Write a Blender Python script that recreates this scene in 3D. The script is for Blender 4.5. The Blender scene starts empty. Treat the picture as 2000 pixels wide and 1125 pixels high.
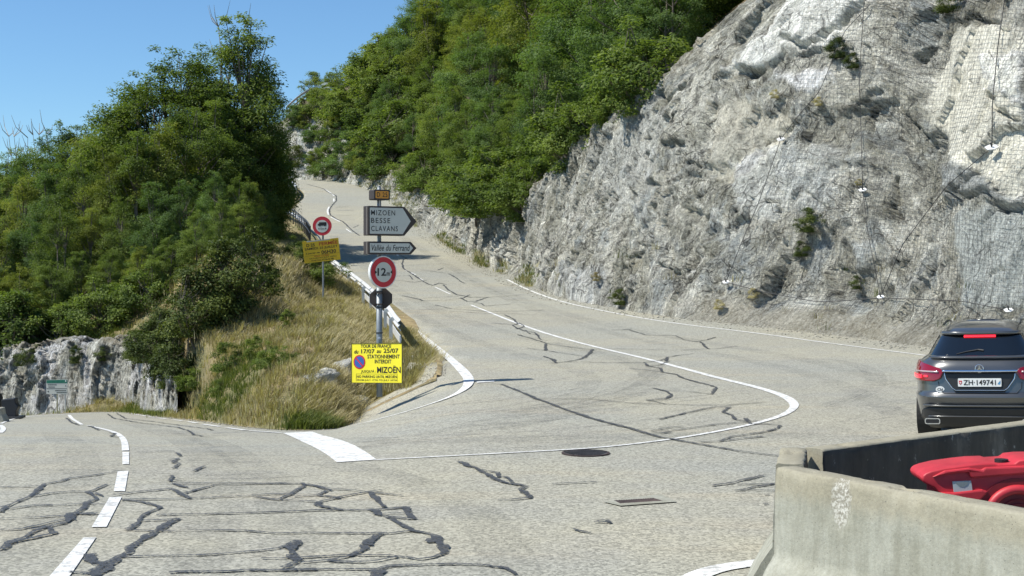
import bpy, math, random
import numpy as np
from mathutils import Vector, Matrix
from mathutils.bvhtree import BVHTree

# ------------------------------------------------------------------ camera, sky, sun
SC = bpy.context.scene
COL = SC.collection
FPX = 2650.0                       # focal length in pixels of the 2000 px wide photograph
CAM = np.array([0.0, 0.0, 2.4])
PITCH = math.atan(42.5 / FPX)
cd = bpy.data.cameras.new('camera'); cam = bpy.data.objects.new('camera', cd); COL.objects.link(cam)
cd.sensor_width = 36; cd.lens = FPX / 2000 * 36; cd.clip_start = 0.1; cd.clip_end = 9000
cam.location = CAM; cam.rotation_euler = (math.pi / 2 - PITCH, 0, 0)
SC.camera = cam
SUN_AZ = Vector((-0.985, -0.20)); SUN_EL = math.radians(53)
W = bpy.data.worlds.new('World'); SC.world = W; W.use_nodes = True
wn = W.node_tree.nodes; wl = W.node_tree.links
sky = wn.new('ShaderNodeTexSky'); sky.sky_type = 'NISHITA'; sky.sun_disc = False
sky.sun_elevation = SUN_EL; sky.sun_rotation = math.atan2(SUN_AZ.x, SUN_AZ.y)
sky.altitude = 2200; sky.air_density = 1.25; sky.dust_density = 0.0; sky.ozone_density = 5.0
tint = wn.new('ShaderNodeMix'); tint.data_type = 'RGBA'; tint.blend_type = 'MULTIPLY'; tint.inputs[0].default_value = 1; tint.inputs[7].default_value = (.80, .98, 1.06, 1)
wl.new(sky.outputs[0], tint.inputs[6]); wl.new(tint.outputs[2], wn['Background'].inputs[0]); wn['Background'].inputs[1].default_value = 0.10
sd = bpy.data.lights.new('sun', 'SUN'); sd.energy = 4.6; sd.angle = math.radians(0.5); sd.color = (1.0, 0.955, 0.86)
so = bpy.data.objects.new('sun', sd); COL.objects.link(so)
so.rotation_euler = Vector((-SUN_AZ.x * math.cos(SUN_EL), -SUN_AZ.y * math.cos(SUN_EL), -math.sin(SUN_EL))).to_track_quat('-Z', 'Y').to_euler()
so.location = (-30, -5, 40)
SC.view_settings.view_transform = 'Standard'; SC.view_settings.look = 'None'
SC.view_settings.exposure = 0.42; SC.view_settings.gamma = 1; SC.view_settings.use_curve_mapping = False
SC.render.engine = 'CYCLES'
SC.cycles.max_bounces = 8; SC.cycles.transparent_max_bounces = 16; SC.cycles.use_denoising = True

rnd = random.Random(7); nr = np.random.default_rng(7)

# ------------------------------------------------------------------ noise in numpy
def _h(ix, iy, iz, seed):
    h = (ix.astype(np.int64) * 374761393 + iy.astype(np.int64) * 668265263 + iz.astype(np.int64) * 2147483647 + seed * 974634777) & 0xffffffff
    h = ((h ^ (h >> 13)) * 1274126177) & 0xffffffff
    h = ((h ^ (h >> 16)) * 2246822519) & 0xffffffff
    return ((h ^ (h >> 15)) & 0xffffff) / float(0xffffff)
def vnoise(P, seed=0):
    i = np.floor(P).astype(np.int64); f = P - i; f = f * f * (3 - 2 * f); r = 0
    for a in (0, 1):
        wa = f[:, 0] if a else 1 - f[:, 0]
        for b in (0, 1):
            wb = f[:, 1] if b else 1 - f[:, 1]
            for c in (0, 1):
                wc = f[:, 2] if c else 1 - f[:, 2]
                r = r + wa * wb * wc * _h(i[:, 0] + a, i[:, 1] + b, i[:, 2] + c, seed)
    return r * 2 - 1
def fbm(P, octv=4, seed=0, gain=0.5):
    s = 0; a = 1.0
    for k in range(octv):
        s = s + a * vnoise(P * (2.03 ** k) + 17.3 * k, seed + k); a *= gain
    return s
def facets(P, seed=0, tilt=0.6):
    """blocky rock: every voronoi cell is a tilted plane"""
    i = np.floor(P).astype(np.int64); best = np.full(len(P), 1e9); out = np.zeros(len(P))
    for a in (-1, 0, 1):
        for b in (-1, 0, 1):
            for c in (-1, 0, 1):
                x, y, z = i[:, 0] + a, i[:, 1] + b, i[:, 2] + c
                q = np.stack([x + _h(x, y, z, seed), y + _h(x, y, z, seed + 1), z + _h(x, y, z, seed + 2)], 1)
                d = P - q; dd = (d * d).sum(1); m = dd < best
                n = np.stack([_h(x, y, z, seed + 3), _h(x, y, z, seed + 4), _h(x, y, z, seed + 5)], 1) * 2 - 1
                v = (_h(x, y, z, seed + 6) - 0.5) + tilt * (n * d).sum(1)
                out = np.where(m, v, out); best = np.where(m, dd, best)
    return out
def sstep(a, b, x):
    t = np.clip((x - a) / (b - a), 0, 1); return t * t * (3 - 2 * t)

# ------------------------------------------------------------------ ground heights of the two roads
_py = np.array([0, 28, 40, 50, 60, 66, 75, 83, 98, 112, 122, 135, 150, 175, 400.])
_pz = np.array([0, 0, .15, .75, 1.4, 1.85, 2.5, 3.25, 5.0, 7.3, 9.1, 11.0, 11.9, 12.3, 12.5])
_gy = np.arange(-40, 420, 0.5); _gz = np.interp(_gy, _py, _pz)
_k = np.hanning(17); _k /= _k.sum(); _gz = np.convolve(np.pad(_gz, 8, 'edge'), _k, 'valid')
def prof(y): return np.interp(y, _gy, _gz)
def left_z(x, y):
    q = y - 17.5; L = .09 * (q + np.sqrt(q * q + 9)) / 2 - .02
    e = np.clip(-x - 13, 0, 60)
    return -L - np.where(e < 6, .01 * e * e, .36 + .08 * (e - 6))
def split_x(y): return np.interp(y, [0, 16, 24, 28, 35, 45, 60, 90, 120, 125, 127], [-1.5, -1.5, -2.0, -2.3, -4.5, -8, -17, -25, -32, -60, -300])
def road_z(x, y):
    x = np.asarray(x, float); y = np.asarray(y, float)
    w = sstep(-1.5, 1.5, split_x(y) - x)
    w = np.where(y < 0, 0, w)
    return prof(y) * (1 - w) + left_z(x, y) * w

cp, sp_ = math.cos(PITCH), math.sin(PITCH)
def ray(u, v):
    a = (u - 1000.0) / FPX; b = -(v - 562.5) / FPX
    return np.array([a, cp + b * sp_, -sp_ + b * cp])
def PT(u, v, Y):
    r = ray(u, v); return CAM + r * (Y / r[1])
_T = np.arange(3, 175, 0.05)
def G(u, v, h=0.0):
    r = ray(u, v); r = r / r[1]
    X = r[0] * _T; Z = CAM[2] + r[2] * _T
    d = Z - (road_z(X, _T) + h)
    k = np.argmax(d <= 0) if (d <= 0).any() else len(_T) - 1
    k = max(k, 1); t = d[k - 1] / (d[k - 1] - d[k] + 1e-9); y = _T[k - 1] + 0.05 * min(max(t, 0), 1)
    x = r[0] * y
    return np.array([x, y, float(road_z(x, y)) + h])
def GL(pts, h=0.0): return [G(u, v, h) for u, v in pts]
def uv_of(P):
    d = P - CAM; f = d[:, 1] * cp - d[:, 2] * sp_; up = d[:, 1] * sp_ + d[:, 2] * cp
    return 1000 + FPX * d[:, 0] / f, 562.5 - FPX * up / f

# ------------------------------------------------------------------ object helpers
def tag(o, label=None, cat=None, group=None, kind=None):
    if label: o['label'] = label
    if cat: o['category'] = cat
    if group: o['group'] = group
    if kind: o['kind'] = kind
    return o
def link(name, me, mat=None, parent=None, smooth=False):
    o = bpy.data.objects.new(name, me); COL.objects.link(o)
    for m in (mat if isinstance(mat, (list, tuple)) else [mat]):
        if m: me.materials.append(m)
    if parent: o.parent = parent
    if smooth: me.polygons.foreach_set('use_smooth', [True] * len(me.polygons))
    return o
def empty(name, loc=(0, 0, 0), rz=0.0):
    o = bpy.data.objects.new(name, None); COL.objects.link(o); o.location = Vector([float(c) for c in loc]); o.rotation_euler = (0, 0, rz)
    o.empty_display_size = 0.3
    return o
def npmesh(name, V, F):
    """V (n,3); F (m,k) array, all faces with k corners"""
    V = np.asarray(V, np.float32); F = np.asarray(F, np.int32); me = bpy.data.meshes.new(name)
    me.vertices.add(len(V)); me.vertices.foreach_set('co', V.ravel())
    k = F.shape[1]; me.loops.add(F.size); me.loops.foreach_set('vertex_index', F.ravel())
    me.polygons.add(len(F)); me.polygons.foreach_set('loop_start', np.arange(0, F.size, k, dtype=np.int32))
    try: me.polygons.foreach_set('loop_total', np.full(len(F), k, np.int32))
    except Exception: pass
    me.update(calc_edges=True); me.validate(); return me
def pymesh(name, V, F):
    me = bpy.data.meshes.new(name); me.from_pydata([tuple(map(float, v)) for v in V], [], F); me.update(); return me
def gridfaces(nu, nv):
    a = np.arange(nu * nv).reshape(nu, nv)
    return np.stack([a[:-1, :-1], a[1:, :-1], a[1:, 1:], a[:-1, 1:]], -1).reshape(-1, 4)
def fattr(me, name, vals):
    at = me.attributes.new(name, 'FLOAT', 'POINT'); at.data.foreach_set('value', np.asarray(vals, np.float32))
def cattr(me, name, rgb):
    at = me.attributes.new(name, 'FLOAT_COLOR', 'POINT'); c = np.ones((len(rgb), 4), np.float32); c[:, :3] = rgb
    at.data.foreach_set('color', c.ravel())

class MB:
    """collects simple shapes into one mesh"""
    def __init__(s): s.V = []; s.F = []; s.M = []
    def add(s, V, F, m=0):
        b = len(s.V); s.V += [tuple(map(float, v)) for v in V]; s.F += [tuple(b + i for i in f) for f in F]; s.M += [m] * len(F); return s
    def box(s, c, d, rz=0.0, m=0, R=None):
        hx, hy, hz = d[0] / 2, d[1] / 2, d[2] / 2; R = R or Matrix.Rotation(rz, 3, 'Z')
        V = [R @ Vector((x, y, z)) + Vector(c) for x in (-hx, hx) for y in (-hy, hy) for z in (-hz, hz)]
        return s.add(V, [(0, 1, 3, 2), (4, 6, 7, 5), (0, 4, 5, 1), (2, 3, 7, 6), (0, 2, 6, 4), (1, 5, 7, 3)], m)
    def tube(s, pts, r, n=8, m=0, cap=True):
        P = [Vector([float(c) for c in p]) for p in pts]; rs = r if isinstance(r, (list, tuple)) else [r] * len(P); V = []; F = []
        up = None
        for i, p in enumerate(P):
            t = (P[min(i + 1, len(P) - 1)] - P[max(i - 1, 0)])
            t = t.normalized() if t.length > 1e-9 else Vector((0, 0, 1))
            if up is None: up = Vector((0, 0, 1)) if abs(t.z) < .9 else Vector((0, 1, 0))
            a = t.cross(up).normalized(); b = a.cross(t).normalized(); up = b
            for k in range(n):
                q = 2 * math.pi * k / n; V.append(p + (a * math.cos(q) + b * math.sin(q)) * rs[i])
        for i in range(len(P) - 1):
            for k in range(n):
                F.append((i * n + k, i * n + (k + 1) % n, (i + 1) * n + (k + 1) % n, (i + 1) * n + k))
        if cap: F.append(tuple(range(n))[::-1]); F.append(tuple((len(P) - 1) * n + k for k in range(n)))
        return s.add(V, F, m)
    def prism(s, poly, y0, y1, m=0):
        """polygon in x,z extruded along y from y0 (front) to y1"""
        n = len(poly); V = [(x, y0, z) for x, z in poly] + [(x, y1, z) for x, z in poly]
        F = [tuple(range(n)), tuple(range(2 * n - 1, n - 1, -1))] + [(i, n + i, n + (i + 1) % n, (i + 1) % n) for i in range(n)]
        return s.add(V, F, m)
    def sweep(s, pts, sec, m=0, closed=True, cap=True):
        """section (across, up) swept along pts, up stays vertical"""
        P = [Vector([float(c) for c in p]) for p in pts]; n = len(sec); V = []; F = []
        for i, p in enumerate(P):
            t = P[min(i + 1, len(P) - 1)] - P[max(i - 1, 0)]; t.z = 0; t.normalize(); a = Vector((t.y, -t.x, 0))
            if 0 < i < len(P) - 1:
                t1 = (P[i] - P[i - 1]); t1.z = 0; t1.normalize(); c = max(0.5, t.dot(t1)); a = a / c
            V += [p + a * x + Vector((0, 0, z)) for x, z in sec]
        for i in range(len(P) - 1):
            for k in range(n if closed else n - 1):
                F.append((i * n + k, i * n + (k + 1) % n, (i + 1) * n + (k + 1) % n, (i + 1) * n + k))
        if closed and cap: F.append(tuple(range(n))); F.append(tuple((len(P) - 1) * n + k for k in range(n))[::-1])
        return s.add(V, F, m)
    def mesh(s, name):
        me = pymesh(name, s.V, s.F); me.polygons.foreach_set('material_index', s.M)
        return me
    def build(s, name, mat, parent=None, smooth=False, bevel=0.0, loc=None):
        me = s.mesh(name)
        o = link(name, me, mat, parent, smooth)
        if bevel > 0:
            b = o.modifiers.new('bevel', 'BEVEL'); b.width = bevel; b.segments = 2; b.limit_method = 'ANGLE'; b.angle_limit = math.radians(35)
        if loc is not None: o.location = loc
        return o

# ------------------------------------------------------------------ materials
class NT:
    def __init__(s, name, rough=0.8):
        s.m = bpy.data.materials.new(name); s.m.use_nodes = True; s.t = s.m.node_tree; s.b = s.t.nodes['Principled BSDF']
        s.b.inputs['Roughness'].default_value = rough; s._c = None
    def n(s, typ, **k):
        o = s.t.nodes.new('ShaderNode' + typ)
        for a, v in k.items(): setattr(o, a, v)
        return o
    def L(s, a, b): s.t.links.new(a, b)
    def val(s, inp, v):
        if hasattr(v, 'is_linked') or isinstance(v, bpy.types.NodeSocket): s.L(v, inp)
        else: inp.default_value = v
    def co(s, scale=(1, 1, 1), rot=(0, 0, 0), src='Object', vec=None):
        if vec is None: vec = s.n('TexCoord').outputs[src]
        mp = s.n('Mapping'); mp.inputs['Scale'].default_value = scale; mp.inputs['Rotation'].default_value = rot
        s.L(vec, mp.inputs['Vector']); return mp.outputs[0]
    def noise(s, vec, scale, detail=4, rough=.55, dist=0, out='Fac'):
        o = s.n('TexNoise'); s.L(vec, o.inputs['Vector']); o.inputs['Scale'].default_value = scale
        o.inputs['Detail'].default_value = detail; o.inputs['Roughness'].default_value = rough; o.inputs['Distortion'].default_value = dist
        return o.outputs[out]
    def voro(s, vec, scale, feature='F1', out='Distance', rnd_=1.0):
        o = s.n('TexVoronoi'); o.feature = feature; s.L(vec, o.inputs['Vector']); o.inputs['Scale'].default_value = scale
        o.inputs['Randomness'].default_value = rnd_
        return o.outputs[out]
    def ramp(s, fac, stops, interp='LINEAR'):
        o = s.n('ValToRGB'); o.color_ramp.interpolation = interp; e = o.color_ramp.elements
        while len(e) < len(stops): e.new(0.5)
        for i, (p, c) in enumerate(stops):
            e[i].position = p; e[i].color = (c[0], c[1], c[2], 1) if hasattr(c, '__len__') else (c, c, c, 1)
        s.L(fac, o.inputs[0]); return o.outputs[0]
    def mix(s, fac, a, b, mode='MIX'):
        o = s.n('Mix'); o.data_type = 'RGBA'; o.blend_type = mode; s.val(o.inputs['Factor'], fac)
        for nm, v in ((6, a), (7, b)):
            if hasattr(v, '__len__') and not isinstance(v, bpy.types.NodeSocket): o.inputs[nm].default_value = (v[0], v[1], v[2], 1)
            else: s.L(v, o.inputs[nm])
        return o.outputs[2]
    def math(s, op, a, b=0.0, clamp=False):
        o = s.n('Math'); o.operation = op; o.use_clamp = clamp; s.val(o.inputs[0], a); s.val(o.inputs[1], b); return o.outputs[0]
    def attr(s, name, out='Fac'):
        o = s.n('Attribute'); o.attribute_name = name; return o.outputs[out]
    def bump(s, h, strength=.5, dist=.1, normal=None):
        o = s.n('Bump'); o.inputs['Strength'].default_value = strength; o.inputs['Distance'].default_value = dist; s.L(h, o.inputs['Height'])
        if normal is not None: s.L(normal, o.inputs['Normal'])
        s.L(o.outputs[0], s.b.inputs['Normal']); return o.outputs[0]
    def col(s, c):
        if hasattr(c, '__len__') and not isinstance(c, bpy.types.NodeSocket): s.b.inputs['Base Color'].default_value = (c[0], c[1], c[2], 1)
        else: s.L(c, s.b.inputs['Base Color'])
        return s
    def set(s, **k):
        for a, v in k.items(): s.b.inputs[a.replace('_', ' ')].default_value = v
        return s

def simple(name, c, rough=.6, metal=0.0, var=.12, scale=6.0, **k):
    m = NT(name, rough); v = m.noise(m.co(), scale, 5)
    m.col(m.mix(1.0, c, m.ramp(v, [(.3, 1 - var * 1.6), (.7, 1 + var * .2)]), 'MULTIPLY')); m.set(Metallic=metal, **k); return m.m

def mat_asphalt():
    m = NT('asphalt', .85); o = m.co()
    g1 = m.voro(o, 42, 'F1', 'Color'); g2 = m.noise(o, 24, 4, .75)
    big = m.noise(o, .12, 4, .6); mid = m.noise(m.co((1, 1, 1)), .7, 5, .65)
    gs = m.n('SeparateColor'); m.L(g1, gs.inputs[0])
    grain = m.math('ADD', m.math('MULTIPLY', gs.outputs[0], .5), m.math('MULTIPLY', g2, .5))
    c = m.ramp(big, [(.35, (.305, .295, .24)), (.5, (.338, .324, .256)), (.65, (.37, .35, .265))])
    c = m.mix(m.ramp(mid, [(.42, 0), (.7, .55)]), c, (.28, .275, .245))
    st = m.noise(m.co((.35, 2.2, 1)), .5, 3, .5); c = m.mix(m.ramp(st, [(.56, 0), (.72, .35)]), c, (.40, .34, .23))
    # the older, bluer lane of the valley road
    blue = m.ramp(m.noise(m.co((.5, 1, 1)), .18, 3), [(.45, 0), (.62, .5)]); c = m.mix(blue, c, (.29, .30, .27))
    c = m.mix(1.0, c, m.ramp(grain, [(.22, .55), (.5, .97), (.78, 1.38)]), 'MULTIPLY')
    m.col(c); m.bump(grain, .5, .012); return m.m
def mat_tar():
    m = NT('tar', .6); o = m.co(); v = m.noise(o, 30, 5, .75); g = m.voro(o, 42, 'F1', 'Color'); gs = m.n('SeparateColor'); m.L(g, gs.inputs[0])
    m.col(m.ramp(v, [(.35, (.035, .038, .042)), (.65, (.085, .088, .09))])); m.bump(v, .3, .01)
    m.L(m.ramp(m.math('ADD', m.math('MULTIPLY', v, .8), m.math('MULTIPLY', gs.outputs[0], .35)), [(.58, 1), (.80, .15)]), m.b.inputs['Alpha']); return m.m
def mat_paint():
    m = NT('road_paint', .6); o = m.co(); v = m.noise(o, 9, 5, .75); w = m.noise(o, 60, 2, .6)
    f = m.math('MULTIPLY', m.ramp(v, [(.38, 1), (.54, 0)]), .85)
    c = m.mix(f, (.80, .80, .77), (.36, .36, .34)); c = m.mix(1.0, c, m.ramp(w, [(.3, .86), (.6, 1.0)]), 'MULTIPLY'); m.col(c); m.bump(w, .3, .006); return m.m
def mat_skid():
    m = NT('rubber_marks', .8); m.col((.12, .12, .12)); v = m.noise(m.co((1.0, 6, 1)), 3, 4, .6)
    m.L(m.math('MULTIPLY', m.ramp(v, [(.45, 0), (.75, 1)]), .34), m.b.inputs['Alpha']); return m.m

def mat_rock(name='rock'):
    m = NT(name, .9); o = m.co(); rc = m.attr('rockco', 'Vector')
    def warp(vec, amt, sc):
        w = m.noise(vec, sc, 4, .6, out='Color'); mx = m.n('Mix'); mx.data_type = 'RGBA'; mx.blend_type = 'ADD'; mx.inputs[0].default_value = amt; m.L(vec, mx.inputs[6]); m.L(w, mx.inputs[7]); return mx.outputs[2]
    rw = warp(rc, 1.1, .35)
    s1 = m.noise(m.co((.75, 3.2, 2.0), vec=rw), 1.0, 12, .74)          # strata, long strokes
    s2 = m.noise(m.co((1.1, 5.5, 3.0), vec=rw), 2.6, 10, .72)         # finer flakes
    fine = m.noise(o, 11, 10, .82)
    fl = m.attr('flute'); sm = m.attr('smoothness'); tone = m.attr('tone', 'Color')
    s = m.math('ADD', m.math('MULTIPLY', s1, .5), m.math('MULTIPLY', s2, .5))
    patt = m.ramp(s, [(.36, .12), (.43, .45), (.48, .95), (.54, 1.25), (.62, 1.65)])
    c = m.mix(m.ramp(m.noise(o, .5, 6, .7), [(.40, 0), (.5, .5), (.60, 1)]), (.37, .365, .30), (.66, .65, .57))
    c = m.mix(m.ramp(m.noise(m.co((.7, 1.6, 1), vec=rw), .55, 6, .68), [(.53, 0), (.62, .75)]), c, (.38, .415, .415))
    c = m.mix(m.ramp(m.noise(m.co((.8, 2.0, 1), vec=rw), .9, 8, .7), [(.54, 0), (.62, .85)]), c, (.84, .83, .74))
    c = m.mix(m.ramp(m.noise(o, .8, 7, .72), [(.56, 0), (.68, .6)]), c, (.33, .295, .19))
    c = m.mix(m.ramp(m.noise(m.co((.6, 3, 1), vec=rw), 1.4, 7, .7), [(.57, 0), (.66, .55)]), c, (.20, .20, .19))
    c = m.mix(m.attr('tone_on'), c, tone)
    c = m.mix(1.0, c, m.mix(m.math('MULTIPLY', sm, .62), patt, (1, 1, 1)), 'MULTIPLY')
    cr = m.ramp(m.voro(m.co((.9, 1.9, 1.4), vec=rw), 1.25, 'DISTANCE_TO_EDGE'), [(.0, .10), (.03, 1)])
    cr2 = m.ramp(m.voro(m.co((1.2, 2.8, 1.8), vec=warp(rc, .5, 1.6)), 3.4, 'DISTANCE_TO_EDGE'), [(.0, .28), (.05, 1)])
    msk = m.ramp(m.noise(o, .7, 4, .6), [(.42, 0), (.56, 1)])
    crk = m.mix(1.0, m.mix(msk, (1, 1, 1), cr), m.mix(m.math('MULTIPLY', msk, m.math('SUBTRACT', 1.0, sm)), (1, 1, 1), cr2), 'MULTIPLY')
    c = m.mix(.85, c, crk, 'MULTIPLY')
    c = m.mix(1.0, c, m.ramp(fine, [(.36, .30), (.45, .86), (.54, 1.1), (.63, 1.5)]), 'MULTIPLY')
    pit = m.ramp(m.voro(m.co((1.3, 2.2, 2), vec=rw), 3.6, 'F1'), [(.09, .15), (.17, 1)]); c = m.mix(m.math('MULTIPLY', m.math('SUBTRACT', 1.0, sm), .8), c, m.mix(1.0, c, pit, 'MULTIPLY'))
    soil = m.attr('soil'); c = m.mix(soil, c, m.ramp(fine, [(.35, (.18, .155, .10)), (.47, (.40, .365, .275)), (.55, (.50, .465, .37)), (.66, (.75, .72, .64))]))
    m.col(c)
    h = m.math('ADD', m.math('MULTIPLY', s, 1.6), m.math('MULTIPLY', fine, 1.1)); h = m.math('ADD', h, m.math('MULTIPLY', crk, .3))
    o2 = m.n('Bump'); o2.inputs['Distance'].default_value = .20; m.L(h, o2.inputs['Height'])
    m.L(m.math('SUBTRACT', 1.0, m.math('MULTIPLY', sm, .7)), o2.inputs['Strength']); m.L(o2.outputs[0], m.b.inputs['Normal'])
    return m.m
def mat_soil(name, cs, scale=1.6):
    m = NT(name, .95); o = m.co(); v = m.noise(o, scale, 8, .72); w = m.noise(o, .35, 4, .6)
    c = m.ramp(v, [(.3, cs[0]), (.5, cs[1]), (.68, cs[2])]); c = m.mix(m.ramp(w, [(.42, 0), (.6, .7)]), c, cs[3]); m.col(c); m.bump(v, .9, .12); return m.m
def mat_leaf(name, dark, mid, light, trans=.42):
    m = NT(name, .6); oi = m.n('ObjectInfo'); t = m.attr('tint')
    r = m.math('ADD', m.math('MULTIPLY', t, .70), m.math('MULTIPLY', oi.outputs['Random'], .30))
    c = m.ramp(r, [(.12, dark), (.5, mid), (.9, light)])
    m.col(c); m.set(Specular_IOR_Level=.18)
    tr = m.n('BsdfTranslucent'); m.L(m.mix(1.0, c, (1.15, 1.25, .45), 'MULTIPLY'), tr.inputs[0])
    mx = m.n('MixShader'); mx.inputs[0].default_value = trans
    out = m.t.nodes['Material Output']; m.L(m.b.outputs[0], mx.inputs[1]); m.L(tr.outputs[0], mx.inputs[2]); m.L(mx.outputs[0], out.inputs[0]); return m.m
def mat_concrete(name='concrete', base=(.315, .315, .265)):
    m = NT(name, .85); o = m.co(); v = m.noise(m.co((1, 1, .12)), 9, 6, .65); w = m.noise(o, 1.3, 6, .65); f = m.noise(o, 45, 4, .7)
    c = m.mix(m.ramp(v, [(.35, 0), (.65, .8)]), (base[0] * .85, base[1] * .84, base[2] * .8), (base[0] * 1.3, base[1] * 1.3, base[2] * 1.3))
    c = m.mix(m.ramp(w, [(.45, 0), (.65, .7)]), c, (base[0] * .72, base[1] * .70, base[2] * .62))
    # brownish run-off under the top edge, kept in the material
    sx = m.n('SeparateXYZ'); m.L(m.co(), sx.inputs[0])
    top = m.ramp(m.math('ADD', sx.outputs[2], m.math('MULTIPLY', v, .25)), [(.90, 0), (1.18, .6)]); c = m.mix(top, c, (.31, .275, .19))
    scar = m.ramp(m.math('ADD', m.attr('scar'), m.math('MULTIPLY', m.noise(o, 30, 4, .7), .5)), [(.70, 0), (.95, .9)]); c = m.mix(scar, c, m.ramp(m.noise(o, 38, 3, .7), [(.46, (.25, .235, .19)), (.58, (.56, .55, .49))]))
    p = m.voro(o, 26, 'F1'); c = m.mix(m.ramp(p, [(.07, .75), (.12, 0)]), c, (.12, .11, .09))
    c = m.mix(1.0, c, m.ramp(f, [(.3, .85), (.7, 1.1)]), 'MULTIPLY'); m.col(c); m.bump(m.math('ADD', f, m.math('MULTIPLY', w, 2.0)), .35, .012); return m.m
def mat_track():
    m = NT('wheel_track', .8); m.col((.13, .135, .13)); v = m.noise(m.co(), 1.2, 5, .65); g = m.noise(m.co(), 26, 4, .7); m.L(m.math('MULTIPLY', m.math('MULTIPLY', m.ramp(v, [(.35, 0), (.65, 1)]), m.ramp(g, [(.3, .3), (.6, 1)])), .17), m.b.inputs['Alpha']); return m.m
M = dict(asphalt=mat_asphalt(), track=mat_track(), pebble=simple('loose_stone', (.46, .44, .37), .9, 0, .35, 9), tar=mat_tar(), paint=mat_paint(), skid=mat_skid(), rock=mat_rock(),
         bank=mat_soil('dry_bank', [(.10, .08, .04), (.26, .20, .10), (.40, .33, .18), (.12, .13, .05)]),
         hill=mat_soil('hill_soil', [(.05, .045, .025), (.15, .12, .07), (.27, .22, .14), (.09, .08, .045)]),
         ground=mat_soil('valley_ground', [(.05, .06, .03), (.10, .11, .05), (.2, .18, .1), (.08, .1, .04)], .3),
         bark=simple('bark', (.20, .17, .135), .9, scale=8, var=.35), deadwood=simple('dead_wood', (.42, .40, .36), .9, scale=8, var=.2),
         galv=simple('galvanised_steel', (.62, .64, .65), .42, .55, .15), white_metal=simple('pale_steel', (.80, .82, .83), .38, .25, .10, 5),
         dark_metal=simple('dark_steel', (.06, .065, .07), .5, .4, .2), pole=simple('grey_post', (.25, .28, .30), .5, .4, .15),
         brown=simple('brown_sign_back', (.05, .038, .033), .6, 0, .2), signgrey=simple('white_sheeting', (.56, .56, .50), .45, 0, .05, 3),
         black=simple('black_letter', (.012, .012, .013), .6), red=simple('sign_red', (.55, .02, .035), .45, 0, .1), white=simple('sign_white', (.75, .76, .74), .45, 0, .05),
         amber=simple('amber_sheeting', (.72, .30, .03), .45, 0, .08), yellow=simple('yellow_board', (.92, .80, .03), .5, 0, .05, 3),
         orange=simple('deep_yellow_board', (.80, .50, .015), .5, 0, .10, 3), redtext=simple('red_letter', (.50, .05, .015), .6), blue=simple('sign_blue', (.03, .12, .42), .45),
         green=simple('sign_green', (.01, .16, .10), .45), concrete=mat_concrete(),
         plastic=simple('red_plastic', (.58, .035, .05), .5, 0, .22, 4), iron=simple('cast_iron', (.15, .14, .135), .6, .5, .3), rust=simple('rusty_steel', (.085, .06, .055), .7, .3, .4, 9),
         wire=simple('wire', (.10, .105, .10), .7, .2), cable=simple('steel_cable', (.06, .06, .06), .7, .2), plate=simple('anchor_plate', (.66, .67, .67), .4, .1))
M['leafA'] = mat_leaf('ash_leaves', (.045, .078, .018), (.125, .18, .048), (.255, .315, .09))
M['leafB'] = mat_leaf('hazel_leaves', (.05, .082, .018), (.14, .195, .048), (.285, .335, .09))
M['leafC'] = mat_leaf('ivy_leaves', (.028, .042, .013), (.07, .10, .027), (.16, .19, .045), .25)
M['leafD'] = mat_leaf('locust_leaves', (.04, .075, .025), (.10, .165, .055), (.21, .29, .11))
M['leafE'] = mat_leaf('hornbeam_leaves', (.055, .075, .018), (.15, .185, .042), (.29, .32, .075))
M['dry'] = mat_leaf('dry_grass_blades', (.17, .135, .06), (.40, .345, .185), (.72, .66, .44), .25)
M['greengrass'] = mat_leaf('green_grass_blades', (.05, .075, .018), (.13, .165, .045), (.30, .30, .11), .3)
# ------------------------------------------------------------------ curves on the ground (traced, then laid on the road surface)
B_PX = [(852, 741), (800, 763), (745, 788), (700, 811), (650, 837), (600, 841), (520, 838), (440, 828), (360, 818), (300, 812), (250, 806), (232, 804.5)]
T_PX = [(853, 736), (856, 705), (822, 668), (792, 640), (772, 626), (738, 598), (702, 565), (652, 530), (622, 498), (606, 470), (590, 449), (565, 430), (550, 413), (566, 398), (581, 386), (577, 374), (560, 363)]
C_PX = [(2000, 694), (1900, 690), (1800, 679), (1700, 663), (1600, 653), (1500, 641), (1400, 630), (1300, 619), (1200, 602), (1100, 584), (1040, 562), (985, 535), (925, 505), (865, 470), (815, 441), (785, 412), (755, 388), (720, 371), (690, 361), (650, 354.5)]
def z_on(P): return np.array([[p[0], p[1], float(road_z(p[0], p[1]))] for p in P])
B = np.array(GL(B_PX)); B = np.vstack([B, z_on([(-16.5, 48), (-21, 50.5), (-28, 51), (-42, 48), (-70, 40)])])
T = np.array(GL(T_PX)); T = np.vstack([T, z_on([(-24.5, 132.5), (-28, 135), (-36, 137), (-60, 139)])])
C = np.array(GL(C_PX)); C = np.vstack([z_on([(34, 12), (26, 22), (19, 31)]), C, z_on([(-20.5, 139), (-25, 142.5), (-33, 145), (-60, 148)])])
def resample(P, n=None, step=None, ws=None):
    P = np.asarray(P); d = np.r_[0, np.cumsum(np.linalg.norm(np.diff(P[:, :2], axis=0), axis=1))]
    s = np.linspace(0, d[-1], n) if n else (np.arange(0, d[-1], step) if ws is None else ws * d[-1])
    return np.stack([np.interp(s, d, P[:, k]) for k in range(P.shape[1])], 1), s / d[-1]
def smooth_poly(P, it=2):
    P = np.asarray(P, float)
    for _ in range(it):
        Q = [P[0]]
        for i in range(len(P) - 1): Q += [P[i] * .75 + P[i + 1] * .25, P[i] * .25 + P[i + 1] * .75]
        P = np.array(Q + [P[-1]])
    return P
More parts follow.
